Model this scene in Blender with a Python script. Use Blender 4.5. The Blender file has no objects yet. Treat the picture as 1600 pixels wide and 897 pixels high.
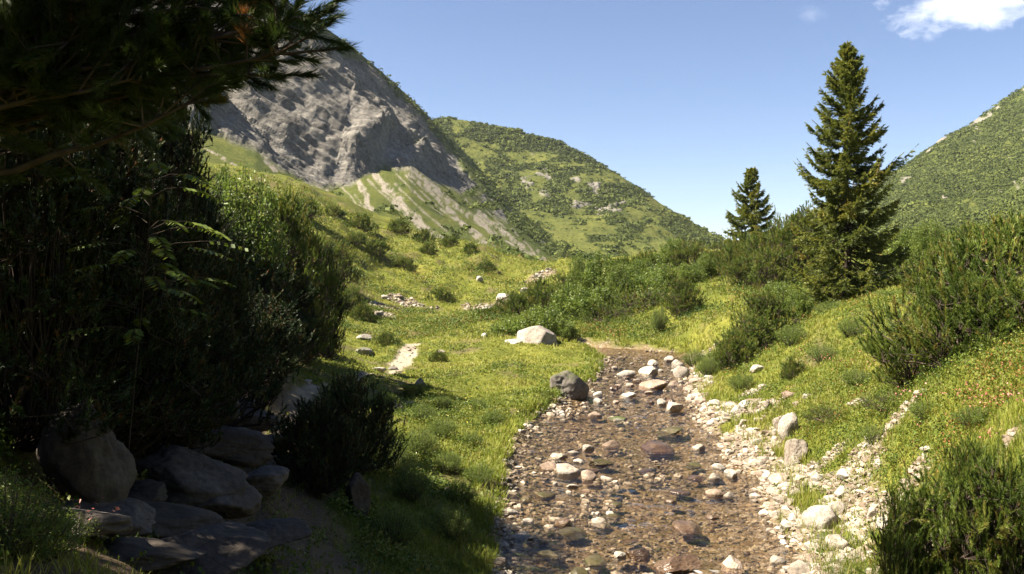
import bpy, math, random
import numpy as np
from math import radians
C = bpy.context.scene.collection
SC = bpy.context.scene
F = 1400.0            # focal length in pixels of the 1600 px wide photograph
HOR = 430.0           # row of the horizon
R = np.random.default_rng(7)

# ------------------------------------------------------------------ helpers
def smooth(a, b, x):
    t = np.clip((x - a) / (b - a), 0, 1)
    return t * t * (3 - 2 * t)

def _hash(ix, iy, iz, seed):
    h = (ix.astype(np.int64) * 374761393 + iy.astype(np.int64) * 668265263 + iz.astype(np.int64) * 2147483647 + seed * 1274126177) & 0xFFFFFFFF
    h = ((h ^ (h >> 13)) * 1274126177) & 0xFFFFFFFF
    h = ((h ^ (h >> 16)) * 2246822519) & 0xFFFFFFFF
    return ((h ^ (h >> 15)) & 0xFFFFFF) / float(0xFFFFFF)

def vnoise(x, y, z=None, seed=0):
    """smooth value noise in -1..1"""
    x = np.asarray(x, float); y = np.asarray(y, float)
    z = np.zeros_like(x) if z is None else np.asarray(z, float)
    xi, yi, zi = np.floor(x), np.floor(y), np.floor(z)
    fx, fy, fz = x - xi, y - yi, z - zi
    u, v, w = fx * fx * fx * (fx * (fx * 6 - 15) + 10), fy * fy * fy * (fy * (fy * 6 - 15) + 10), fz * fz * fz * (fz * (fz * 6 - 15) + 10)
    def c(a, b, d): return _hash(xi + a, yi + b, zi + d, seed)
    x00 = c(0,0,0)*(1-u) + c(1,0,0)*u; x10 = c(0,1,0)*(1-u) + c(1,1,0)*u
    r0 = x00*(1-v) + x10*v
    if np.any(fz != 0):
        x01 = c(0,0,1)*(1-u) + c(1,0,1)*u; x11 = c(0,1,1)*(1-u) + c(1,1,1)*u
        r0 = r0*(1-w) + (x01*(1-v) + x11*v)*w
    return r0 * 2 - 1

def fbm(x, y, z=None, oct=4, seed=0, gain=.5, ridged=False):
    a, s, n = 1.0, 0.0, 0.0
    x = np.asarray(x, float); y = np.asarray(y, float)
    for i in range(oct):
        v = vnoise(x * 2**i + 17.3*i, y * 2**i - 9.1*i, None if z is None else z * 2**i + 3.7*i, seed + i)
        if ridged: v = 1 - 2*np.abs(v)
        s = s + a*v; n += a; a *= gain
    return s / n

def mesh_np(name, V, T=None, Q=None, attrs=None, smooth_shade=False, mats=()):
    V = np.ascontiguousarray(V, dtype=np.float32)
    me = bpy.data.meshes.new(name)
    T = np.zeros((0,3), int) if T is None or len(T) == 0 else np.asarray(T)
    Q = np.zeros((0,4), int) if Q is None or len(Q) == 0 else np.asarray(Q)
    nl = len(T)*3 + len(Q)*4; nf = len(T) + len(Q)
    me.vertices.add(len(V)); me.vertices.foreach_set('co', V.ravel())
    me.loops.add(nl); me.polygons.add(nf)
    li = np.concatenate([T.ravel(), Q.ravel()]).astype(np.int32)
    tot = np.concatenate([np.full(len(T),3), np.full(len(Q),4)]).astype(np.int32)
    st = np.concatenate([[0], np.cumsum(tot)[:-1]]).astype(np.int32)
    me.loops.foreach_set('vertex_index', li)
    me.polygons.foreach_set('loop_start', st); me.polygons.foreach_set('loop_total', tot)
    me.polygons.foreach_set('use_smooth', np.full(nf, smooth_shade))
    for k, a in (attrs or {}).items():
        at = me.attributes.new(k, 'FLOAT', 'POINT'); at.data.foreach_set('value', np.asarray(a, np.float32))
    me.update(calc_edges=True); me.validate()
    for m in mats: me.materials.append(m)
    return me

def link(name, data, parent=None, label=None, cat=None, group=None, kind=None, loc=None, rot=None, scale=None):
    o = bpy.data.objects.new(name, data); C.objects.link(o)
    if parent is not None: o.parent = parent
    if label: o['label'] = label
    if cat: o['category'] = cat
    if group: o['group'] = group
    if kind: o['kind'] = kind
    if loc is not None: o.location = loc
    if rot is not None: o.rotation_euler = rot
    if scale is not None: o.scale = scale
    return o

def copy_tree(o, parent=None):
    c = o.copy(); C.objects.link(c)
    if parent is not None: c.parent = parent
    for ch in list(o.children): copy_tree(ch, c)
    return c

def grid_quads(nu, nv, wrap=False):
    i = np.arange(nu if wrap else nu-1)[:,None]; j = np.arange(nv-1)[None,:]
    i2 = (i+1) % nu
    a = i*nv + j; b = i2*nv + j; c = i2*nv + j+1; d = i*nv + j+1
    return np.stack([a,b,c,d], -1).reshape(-1,4)

def P(px, row, d):
    return np.array([(px-800)/F*d, d, -(row-HOR)/F*d])

class Bag:
    """collects triangles, later one mesh"""
    def __init__(s): s.V=[]; s.T=[]; s.A=[]; s.n=0
    def add(s, V, T, tint):
        V = np.asarray(V).reshape(-1,3); s.V.append(V); s.T.append(np.asarray(T).reshape(-1,3)+s.n)
        s.A.append(np.broadcast_to(np.asarray(tint, float), (len(V),)).copy()); s.n += len(V)
    def addq(s, V, Q, tint):
        Q = np.asarray(Q).reshape(-1,4); s.add(V, np.concatenate([Q[:,[0,1,2]], Q[:,[0,2,3]]]), tint)
    def mesh(s, name, mats, smooth_shade=False):
        return mesh_np(name, np.concatenate(s.V), np.concatenate(s.T), attrs={'tint': np.concatenate(s.A)}, mats=mats, smooth_shade=smooth_shade)

def unit(v): return v / np.maximum(np.linalg.norm(v, axis=-1, keepdims=True), 1e-9)
def rand_dir(n, rng=R): return unit(rng.normal(size=(n,3)))

# ------------------------------------------------------------------ materials
def new_mat(name):
    m = bpy.data.materials.new(name); m.use_nodes = True
    nt = m.node_tree; nt.nodes.clear()
    return m, nt, nt.nodes, nt.links
def node(nt, t, **kw):
    n = nt.nodes.new(t)
    for k, v in kw.items():
        if k == 'ins':
            for a, b in v.items(): n.inputs[a].default_value = b
        else: setattr(n, k, v)
    return n
def ramp(nt, src, stops, interp='LINEAR'):
    r = nt.nodes.new('ShaderNodeValToRGB'); cr = r.color_ramp; cr.interpolation = interp
    while len(cr.elements) < len(stops): cr.elements.new(.5)
    for e, (p, c) in zip(cr.elements, stops):
        e.position = p; e.color = (c, c, c, 1) if isinstance(c, (int, float)) else (*c, 1)
    nt.links.new(src, r.inputs[0]); return r.outputs[0]
def noise(nt, vec, scale, detail=4, rough=.55, dist=0):
    n = node(nt, 'ShaderNodeTexNoise', ins={'Scale': scale, 'Detail': detail, 'Roughness': rough, 'Distortion': dist})
    nt.links.new(vec, n.inputs['Vector']); return n.outputs['Fac']
def mix(nt, fac, a, b, blend='MIX'):
    n = node(nt, 'ShaderNodeMix', data_type='RGBA', blend_type=blend)
    for s, v in ((n.inputs['Factor'], fac), (n.inputs['A'], a), (n.inputs['B'], b)):
        pass
    fi = [i for i in n.inputs if i.name == 'Factor' and i.type == 'VALUE'][0]
    ai = [i for i in n.inputs if i.name == 'A' and i.type == 'RGBA'][0]
    bi = [i for i in n.inputs if i.name == 'B' and i.type == 'RGBA'][0]
    for s, v in ((fi, fac), (ai, a), (bi, b)):
        if isinstance(v, (int, float)): s.default_value = v
        elif isinstance(v, tuple): s.default_value = (*v, 1)
        else: nt.links.new(v, s)
    return [o for o in n.outputs if o.type == 'RGBA'][0]
def math_(nt, op, a, b=None, clamp=False):
    n = node(nt, 'ShaderNodeMath', operation=op, use_clamp=clamp)
    for i, v in enumerate((a, b)):
        if v is None: continue
        if isinstance(v, (int, float)): n.inputs[i].default_value = v
        else: nt.links.new(v, n.inputs[i])
    return n.outputs[0]
def attr(nt, name): return node(nt, 'ShaderNodeAttribute', attribute_name=name).outputs['Fac']
def pos(nt): return node(nt, 'ShaderNodeNewGeometry').outputs['Position']
def objco(nt): return node(nt, 'ShaderNodeTexCoord').outputs['Object']
def bump(nt, h, strength=.5, dist=.05):
    n = node(nt, 'ShaderNodeBump', ins={'Strength': strength, 'Distance': dist}); nt.links.new(h, n.inputs['Height']); return n.outputs[0]
def pbsdf(nt, col, rough=.8, spec=.3, normal=None, out=True, **kw):
    b = nt.nodes.new('ShaderNodeBsdfPrincipled')
    if isinstance(col, tuple): b.inputs['Base Color'].default_value = (*col, 1)
    else: nt.links.new(col, b.inputs['Base Color'])
    if isinstance(rough, (int, float)): b.inputs['Roughness'].default_value = rough
    else: nt.links.new(rough, b.inputs['Roughness'])
    b.inputs['Specular IOR Level'].default_value = spec
    for k, v in kw.items(): b.inputs[k].default_value = v
    if normal is not None: nt.links.new(normal, b.inputs['Normal'])
    if out:
        o = nt.nodes.new('ShaderNodeOutputMaterial'); nt.links.new(b.outputs[0], o.inputs[0])
    return b.outputs[0]

def leaf_mat(name, stops, trans=.25, rough=.55, spec=.25):
    m, nt, N, L = new_mat(name)
    col = ramp(nt, attr(nt, 'tint'), stops)
    b = pbsdf(nt, col, rough, spec, out=False)
    t = node(nt, 'ShaderNodeBsdfTranslucent')
    warm = mix(nt, .5, col, (.5,.6,.1), 'OVERLAY')
    L.new(col, t.inputs[0])
    mx = node(nt, 'ShaderNodeMixShader', ins={0: trans}); L.new(b, mx.inputs[1]); L.new(t.outputs[0], mx.inputs[2])
    o = node(nt, 'ShaderNodeOutputMaterial'); L.new(mx.outputs[0], o.inputs[0])
    return m

M = {}
M['grass'] = leaf_mat('grass_blades', [(0,(.05,.078,.010)),(.4,(.145,.182,.019)),(.75,(.255,.272,.038)),(1,(.30,.235,.09))], .38)
M['cover'] = leaf_mat('ground_cover_leaves', [(0,(.028,.055,.010)),(.4,(.085,.13,.016)),(.75,(.17,.19,.028)),(.9,(.19,.11,.03)),(1,(.26,.10,.035))], .25)
M['pine'] = leaf_mat('pine_needles', [(0,(.03,.05,.009)),(.5,(.098,.145,.022)),(.85,(.18,.215,.036)),(1,(.26,.16,.05))], .34, .5, .3)
M['pine_dark'] = leaf_mat('shade_toned_pine_needles', [(0,(.008,.018,.005)),(.5,(.020,.038,.008)),(.9,(.036,.055,.012)),(1,(.13,.05,.015))], .1, .5, .3)  # pine greens darkened so the colour carries the shade of the thicket
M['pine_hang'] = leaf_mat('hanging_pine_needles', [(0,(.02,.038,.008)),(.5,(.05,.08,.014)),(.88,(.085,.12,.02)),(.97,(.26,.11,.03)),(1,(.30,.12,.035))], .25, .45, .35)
M['spruce'] = leaf_mat('spruce_needles', [(0,(.04,.06,.013)),(.5,(.135,.16,.026)),(.85,(.26,.255,.04)),(1,(.20,.10,.045))], .36, .5, .3)
M['willow'] = leaf_mat('willow_leaves', [(0,(.045,.08,.014)),(.5,(.125,.18,.026)),(1,(.22,.255,.045))], .42, .45, .35)
M['scrub'] = leaf_mat('mountain_scrub', [(0,(.035,.050,.012)),(.5,(.075,.097,.022)),(1,(.13,.15,.032))], .2, .7, .15)
M['flower'] = leaf_mat('alpine_rose_petals', [(0,(.36,.11,.09)),(.5,(.47,.18,.15)),(1,(.52,.30,.25))], .25)
M['yellow_flower'] = leaf_mat('meadow_petals', [(0,(.7,.55,.05)),(.5,(.7,.6,.15)),(1,(.75,.72,.6))], .2)

def bark(name, a, b):
    m, nt, N, L = new_mat(name); p = objco(nt)
    n = noise(nt, p, 9, 5)
    pbsdf(nt, ramp(nt, n, [(.3,a),(.7,b)]), .9, .15, bump(nt, n, .6, .02)); return m
M['bark'] = bark('grey_bark', (.05,.036,.026), (.13,.10,.08))
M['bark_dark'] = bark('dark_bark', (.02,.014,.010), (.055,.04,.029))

def rock_mat(name, stops, rough=.85, spec=.25, moss=None, scale=2.5, bs=.5, wet=0):
    m, nt, N, L = new_mat(name); p = pos(nt)
    n1 = noise(nt, p, scale, 6, .62, .3); n2 = noise(nt, p, scale*7, 5, .6); n3 = noise(nt, p, scale*.35, 3)
    oi = node(nt, 'ShaderNodeObjectInfo').outputs['Random']
    f = math_(nt, 'ADD', math_(nt,'MULTIPLY',n1,.75), math_(nt,'MULTIPLY',math_(nt,'SUBTRACT',oi,.5),.28))
    f = math_(nt, 'ADD', f, math_(nt,'MULTIPLY',n3,.25))
    col = ramp(nt, f, stops)
    col = mix(nt, ramp(nt, n2, [(.35,.5),(.6,0)]), col, tuple(x*.45 for x in stops[0][1]))
    v = node(nt, 'ShaderNodeTexVoronoi', feature='DISTANCE_TO_EDGE', ins={'Scale': scale*1.3, 'Randomness': 1})
    wp = mix(nt, .25, p, node(nt,'ShaderNodeTexNoise',ins={'Scale':scale*2}).outputs['Color'], 'ADD'); L.new(wp, v.inputs['Vector'])
    crack = ramp(nt, v.outputs['Distance'], [(0,1),(.022,0)])
    col = mix(nt, math_(nt,'MULTIPLY',crack,.22), col, tuple(x*.3 for x in stops[0][1]))
    if moss:
        g = node(nt,'ShaderNodeNewGeometry'); sx = node(nt,'ShaderNodeSeparateXYZ'); L.new(g.outputs['Normal'], sx.inputs[0])
        up = math_(nt,'MULTIPLY', ramp(nt, sx.outputs['Z'], [(.1,0),(.75,1)]), ramp(nt, n1, [(.38,0),(.58,1)]))
        col = mix(nt, up, col, moss)
    h = math_(nt,'ADD', n1, math_(nt,'MULTIPLY', n2, .35)); h = math_(nt,'SUBTRACT',h,math_(nt,'MULTIPLY',crack,.05))
    pbsdf(nt, col, rough, spec, bump(nt, h, bs*1.5, .06)); return m
M['rock_pale'] = rock_mat('pale_limestone', [(.3,(.19,.155,.12)),(.5,(.32,.28,.23)),(.72,(.44,.40,.34))])
M['rock_white'] = rock_mat('white_limestone', [(.3,(.24,.21,.175)),(.5,(.36,.33,.285)),(.72,(.46,.43,.385))], scale=1.6)
M['rock_pink'] = rock_mat('pinkish_limestone', [(.3,(.17,.12,.085)),(.5,(.28,.21,.16)),(.72,(.38,.31,.25))])
M['rock_yellow'] = rock_mat('ochre_stone', [(.3,(.33,.22,.09)),(.5,(.46,.33,.15)),(.72,(.5,.42,.27))])
M['rock_wet'] = rock_mat('wet_brown_stone', [(.3,(.035,.02,.011)),(.5,(.085,.05,.026)),(.72,(.15,.10,.06))], rough=.28, spec=.5)
M['rock_moss'] = rock_mat('mossy_wet_stone', [(.3,(.035,.026,.014)),(.5,(.09,.062,.032)),(.72,(.16,.12,.07))], rough=.45, spec=.4, moss=(.05,.043,.010))
M['rock_grey'] = rock_mat('grey_lichen_rock', [(.3,(.13,.11,.095)),(.5,(.22,.20,.175)),(.72,(.33,.31,.28))], moss=(.05,.06,.016), scale=1.6)
M['rock_shade_tone'] = rock_mat('shade_toned_path_rock', [(.3,(.035,.027,.02)),(.5,(.075,.061,.049)),(.72,(.13,.112,.094))], scale=1.8)  # rock colour lowered to paint in the deep shade along the trail
HAZE, HAZE_TOP = .00005, 300
SUN_E, SKY_S, SKY_DUST, EXPO, CLOUD_C = 5.0, .050, .0, 2.06, (9.5,9.6,9.9)
# ------------------------------------------------------------------ stream
def zw(y): return -4.76 + .02*np.clip(y, -20, 60)          # water level
def row2d(row): return 4.76/((row-HOR)/F + .02)
_st = [(897,785,1225),(850,783,1228),(800,790,1205),(750,798,1180),(715,800,1150),(700,815,1138),(660,835,1100),(640,868,1086),(620,905,1076),(600,930,1072),(580,944,1080),(565,953,1088),(556,935,1084)]
SL = []
for row, a, b in _st:
    d = row2d(row); SL.append(((a+b)/2-800, (b-a)/2, d))
CL = [(2.1,-30,2.3),(2.2,-8,2.2),(2.0,4,2.15)] + [(c/F*d, d, w/F*d) for c, w, d in SL] + [(5.6,45.2,1.5),(3.6,46.6,1.1),(1.2,47.2,.8),(-1.5,48.2,.5)]
CL = np.array(CL)
def stream(x, y):
    """signed distance to the waterline (negative = in the stream), side (+1 = right bank)"""
    best = np.full(x.shape, 1e9); side = np.zeros(x.shape)
    for (x0,y0,w0),(x1,y1,w1) in zip(CL[:-1], CL[1:]):
        dx, dy = x1-x0, y1-y0; L2 = dx*dx+dy*dy
        t = np.clip(((x-x0)*dx+(y-y0)*dy)/L2, 0, 1)
        d = np.hypot(x-x0-t*dx, y-y0-t*dy) - (w0+t*(w1-w0))
        k = d < best
        best = np.where(k, d, best); side = np.where(k, np.sign((x-x0)*dy-(y-y0)*dx), side)
    return best, side

# ------------------------------------------------------------------ terrain height field
def zm(d): return -4.36 + .02*d
CP = []   # (x,y,z)
for px,row,d in [(330,897,6.5),(300,760,10),(385,680,14.5),(440,645,19),(520,607,26),(600,578,34),(640,550,41),(650,533,48),
  (600,897,9.5),(500,897,8),(700,897,11.6),(545,722,15),(640,705,20),(720,800,15.4),(700,678,22),(780,626,28),(770,700,21.5),(660,640,25),
  (400,560,25),(480,528,38),(430,510,35),(520,480,60),(590,492,62),(620,468,76),(700,470,80),(800,450,92),(860,430,100),(900,415,110),
  (540,440,75),(600,420,98),(700,408,105),(740,396,112),(640,385,110),(560,366,106),(480,350,98),(400,318,105),(330,275,115),(300,262,125),
  (450,328,112),(560,356,118),(640,372,124),(740,388,125),(830,412,125),
  (100,500,15),(200,600,12),(130,770,8),(-200,500,12),(0,640,8),(50,880,5),(150,860,6),(250,500,22),(100,400,40),(300,400,45),(200,300,90),(-200,300,40),(-300,200,100),
  (1400,897,12.5),(1400,830,14),(1300,800,16.5),(1500,860,11),(1600,890,8.5),(1600,700,10.5),(1480,650,15),(1350,650,19),(1250,640,22),
  (1200,600,28),(1130,600,32),(1150,560,38),(1250,560,30),(1300,500,35),(1320,478,42),(1400,520,25),(1500,560,17),(1490,585,16),(1600,600,14),
  (1550,480,22),(1600,420,25),(1450,430,40),(1600,372,45),(1200,470,48),(1100,500,46),(1000,543,47.5),(1060,545,45),(950,520,52),(1000,480,60),(1100,440,65),
  (1200,432,62),(1180,412,75),(1250,402,70),(1050,425,75),(950,450,75),(900,490,66),(880,440,90),(1200,425,120),(1400,405,100),(1000,425,120),(1300,405,70),(1400,400,62)]:
    CP.append(tuple(P(px,row,d)))
for x,y in [(-4,40),(-1,38),(2,37),(-3,52),(0,55),(3,52),(-5,58),(-8,60),(-2,62),(-1,33),(-3,30),(0,29),(-5,68),(2,46)]: CP.append((x,y,zm(y)))
CP += [(x,y,z) for x,y,z in [(0,0,-1.65),(-.6,2,-1.7),(-1.2,4,-1.9),(8,5,-2.0),(12,2,-1.5),(15,10,0),(30,20,4),(5,0,-3.4),(6,-15,-3),(-6,3,-.9),(-10,5,.5),(-12,12,0),(-20,25,2),(-40,40,8),(-60,80,20),
  (0,-6,-1.6),(-10,-10,0),(14,-12,-1),(-4,-30,-1.5),(50,50,10),(-80,0,25),(80,0,20),(0,-100,0),(-120,120,45),(120,120,18),(-30,130,12),(30,150,4),(0,180,2),(-70,190,22),(70,200,3),(1.2,8,-3.9),(.6,3,-2.6)]]
far = 400
for a in range(0,360,30): CP.append((far*math.sin(radians(a)), far*math.cos(radians(a)), 3)); CP.append((3000*math.sin(radians(a)), 3000*math.cos(radians(a)), 3))
CP = np.array(CP)
def _warp(x,y):
    r = np.hypot(x,y)+1e-6; g = np.log1p(r/6.0)/r
    return x*g, y*g
_cx,_cy = _warp(CP[:,0],CP[:,1]); _cv = CP[:,2]/(np.hypot(CP[:,0],CP[:,1])+8)
def _k(r2): return r2*np.log(r2+1e-12)*.5
_n = len(CP)
_A = np.zeros((_n+3,_n+3)); _A[:_n,:_n] = _k((_cx[:,None]-_cx)**2+(_cy[:,None]-_cy)**2) + 2e-3*np.eye(_n)
_A[:_n,_n:] = np.stack([np.ones(_n),_cx,_cy],1); _A[_n:,:_n] = _A[:_n,_n:].T
_w = np.linalg.solve(_A, np.concatenate([_cv,np.zeros(3)]))
def base_h(x,y):
    sh = x.shape; x=x.ravel(); y=y.ravel(); out=np.empty(len(x))
    for i in range(0,len(x),20000):
        u,v = _warp(x[i:i+20000],y[i:i+20000])
        out[i:i+20000] = _k((u[:,None]-_cx)**2+(v[:,None]-_cy)**2)@_w[:_n] + _w[_n]+_w[_n+1]*u+_w[_n+2]*v
    return (out*(np.hypot(x,y)+8)).reshape(sh)

_path = [(-.25,0),(-.5,2.5)] + [tuple(P(px,row,d)[:2]) for px,row,d in [(330,897,6.5),(318,800,9),(335,745,11),(385,682,14.5),(442,645,19),(490,615,24),(530,603,27),(585,588,31.5),(622,572,36),(632,552,41),(648,536,47)]] 
_pw = [.45,.4,.4,.45,.4,.42,.22,.06,.06,.28,.34,.34,.27]
def path_d(x,y):
    best = np.full(x.shape,1e9)
    for (x0,y0),(x1,y1),w in zip(_path[:-1],_path[1:],_pw):
        dx,dy=x1-x0,y1-y0; t=np.clip(((x-x0)*dx+(y-y0)*dy)/(dx*dx+dy*dy),0,1)
        best=np.minimum(best,np.hypot(x-x0-t*dx,y-y0-t*dy)-w)
    return best

def height(x, y):
    x = np.asarray(x,float); y = np.asarray(y,float)
    r = np.hypot(x,y)
    z = base_h(x,y)
    amp = .16 + .014*np.clip(r,0,90)
    lawn = np.exp(-(((x+6)/7)**2+((y-62)/7)**2))
    z = z + amp*fbm(x/5.5,y/5.5,oct=3,seed=3)*.75*(1-lawn*.9) + .15*fbm(x/1.1,y/1.1,oct=3,seed=9)*(1-.8*lawn)
    hum = smooth(60,90,r)*smooth(140,110,r)
    z = z + hum*.9*np.abs(fbm(x/3.2,y/3.2,oct=2,seed=12))
    pd = path_d(x,y) + .12*fbm(x*1.6,y*1.6,oct=2,seed=31)
    z = z - .10*smooth(.25,-.1,pd)
    e, side = stream(x,y)
    e = e + .28*fbm(x*.9,y*.9,oct=3,seed=21)
    wb = np.where(side>0, 2.0, .75)
    lvl = zw(y)
    bank = np.where(side>0, .10+.30*np.clip(e,0,3), .24+.10*fbm(x/1.5,y/1.5,oct=2,seed=41))
    t = smooth(.0, 1, np.clip(e/wb,0,1))
    zb = lvl + bank*smooth(-.1,.5,e)
    up = np.maximum(z, lvl+.18) if True else z
    zl = zb*(1-t)+up*t
    depth = .06+.17*smooth(0,1.3,-e)+.05*fbm(x*1.3,y*1.3,oct=3,seed=5)+.09*fbm(x/1.7,y/1.7,oct=2,seed=6)
    zb2 = lvl - depth
    k = smooth(-.35,.12,e)
    return np.where(e>2.5, z if False else zl, zb2*(1-k)+zl*k)

_rd = np.exp(np.linspace(np.log(2.5),np.log(240),900))
def ground(px,row):
    """the point of the ground seen at a pixel of the photograph (x,y,z)"""
    d=_rd; x=(px-800)/F*d; zr=-(row-HOR)/F*d
    h=height(x,d); k=np.nonzero(h>=zr)[0]
    k=k[0] if len(k) else len(d)-1
    return np.array([x[k],d[k],h[k]])
def hz(x,y): return float(height(np.array([x]),np.array([y]))[0])

# ground sheet: fan of rings, fine in front
ang = np.concatenate([np.linspace(-180,-38,60)[:-1], np.linspace(-38,38,900), np.linspace(38,180,60)[1:-1]])
rr = np.concatenate([np.exp(np.linspace(np.log(.5),np.log(260),640)), np.exp(np.linspace(np.log(280),np.log(3000),16))])
AA,RR = np.meshgrid(np.radians(ang),rr,indexing='ij')
GX,GY = np.sin(AA)*RR,np.cos(AA)*RR
GZ = height(GX,GY)
def masks(x,y):
    e,side = stream(x,y); pd = path_d(x,y)
    n = fbm(x*.7,y*.7,oct=4,seed=51); n2 = fbm(x*.22,y*.22,oct=3,seed=57)
    path = smooth(.14,-.12,pd+(.16+.16*smooth(26,32,y))*n)*smooth(49.5,48,y+n)*smooth(17,26,y+n)
    bedm = smooth(.22,-.05,e+.25*n)
    # eroded gravel strip on the right bank
    wr = np.interp(y,[5,13,16,20,26,31,36,45],[1.5,1.9,2.3,2.5,2.0,.7,.3,.5])
    pt_ = smooth(-.06,.32,fbm(x*.75+3,y*.6,oct=4,seed=53)+.35*smooth(.9,.1,e)+.12)
    er = np.where(side>0, smooth(.5,-.5,(e-wr)/.9+n*1.3+.3*n2)*smooth(-.3,.4,e)*pt_*smooth(10.5,13,y), 0)
    # gravel spots in the meadow
    gs = 0
    for cx,cy,rx,ry in _spots: gs = np.maximum(gs, smooth(1.2,.5,np.hypot((x-cx)/rx,(y-cy)/ry)+.9*n))
    # left of stream: pale pebble patch
    gravel = np.maximum(np.maximum(er*.95, gs), bedm)
    soil = smooth(.25,.55,fbm(x*.5,y*.5,oct=4,seed=61)+.05)*.6
    soil = np.maximum(soil, np.where((x<1.5)&(y<26), smooth(1.9,.6,pd+.8*n)*smooth(27,20,y)*smooth(3.,4.5,y), 0))
    dry = smooth(-.3,.5,n2+.35*n)
    wet = smooth(.30,-.1,e)
    return gravel, path, soil, dry, wet, bedm
_spots = []
for px,row,rx,ry in [(770,481,4.2,2.2),(815,468,4,3),(598,492,1.0,3.5),(600,478,2.4,2.0),(640,474,3,1.2),(880,652,.75,1.0),(845,436,2,2),(890,474,1.5,2)]:
    g = ground(px,row); _spots.append((g[0],g[1],rx*.7,ry*.8))
gm = masks(GX,GY)

def ground_mat():
    m,nt,N,L = new_mat('meadow_ground'); p = pos(nt)
    a,b,c = noise(nt,p,.35,5,.6), noise(nt,p,3.2,5,.65), noise(nt,p,22,4,.6)
    f = math_(nt,'ADD',math_(nt,'MULTIPLY',a,.6),math_(nt,'MULTIPLY',b,.4))
    g = ramp(nt,f,[(.32,(.055,.068,.012)),(.47,(.11,.12,.018)),(.58,(.165,.165,.028)),(.72,(.20,.165,.05))])
    g = mix(nt,ramp(nt,c,[(.4,.55),(.6,0)]),g,(.035,.042,.010))
    soilc = ramp(nt,c,[(.3,(.055,.038,.022)),(.7,(.13,.095,.06))])
    col = mix(nt,attr(nt,'soil'),g,soilc)
    stone = node(nt,'ShaderNodeTexVoronoi',ins={'Scale':9.0}); L.new(p,stone.inputs['Vector'])
    st2 = node(nt,'ShaderNodeTexVoronoi',ins={'Scale':23.0}); L.new(p,st2.inputs['Vector'])
    sep = node(nt,'ShaderNodeSeparateColor'); L.new(stone.outputs['Color'],sep.inputs[0])
    gc = ramp(nt,sep.outputs[0],[(0,(.16,.12,.08)),(.5,(.27,.22,.16)),(1,(.40,.35,.28))])
    gc = mix(nt,ramp(nt,b,[(.42,.15),(.58,.85)]),gc,(.16,.12,.065))
    gc = mix(nt,ramp(nt,stone.outputs['Distance'],[(.35,0),(.6,.8)]),gc,(.10,.075,.05))
    bedc = ramp(nt,sep.outputs[1],[(0,(.13,.085,.045)),(.4,(.25,.175,.10)),(.75,(.37,.28,.18)),(1,(.48,.41,.31))])
    bedc = mix(nt,ramp(nt,b,[(.4,0),(.62,.8)]),bedc,(.17,.125,.06)); bedc=mix(nt,ramp(nt,noise(nt,p,.9,4,.6),[(.45,0),(.62,.5)]),bedc,(.10,.075,.035))
    gc = mix(nt,attr(nt,'bed'),gc,bedc)
    col = mix(nt,attr(nt,'gravel'),col,gc)
    pc = ramp(nt,b,[(.3,(.20,.165,.12)),(.7,(.34,.295,.225))])
    col = mix(nt,attr(nt,'path'),col,pc)
    col = mix(nt,math_(nt,'MULTIPLY',attr(nt,'wet'),.4),col,(.06,.045,.025))
    h = math_(nt,'ADD',math_(nt,'MULTIPLY',b,.6),math_(nt,'MULTIPLY',c,.4))
    hs = math_(nt,'SUBTRACT',math_(nt,'MULTIPLY',h,1.0),math_(nt,'MULTIPLY',math_(nt,'MULTIPLY',attr(nt,'gravel'),stone.outputs['Distance']),.8))
    pbsdf(nt,col,.92,.1,bump(nt,hs,.8,.08)); return m
M['ground'] = ground_mat()
me = mesh_np('ground',np.stack([GX,GY,GZ],-1).reshape(-1,3),Q=grid_quads(len(ang),len(rr),True),
    attrs=dict(gravel=gm[0].ravel(),path=gm[1].ravel(),soil=gm[2].ravel(),wet=gm[4].ravel(),bed=gm[5].ravel()),smooth_shade=True,mats=[M['ground']])
link('ground',me,kind='structure',label='grassy alpine valley floor with stream bed and trail',cat='ground')

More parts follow.
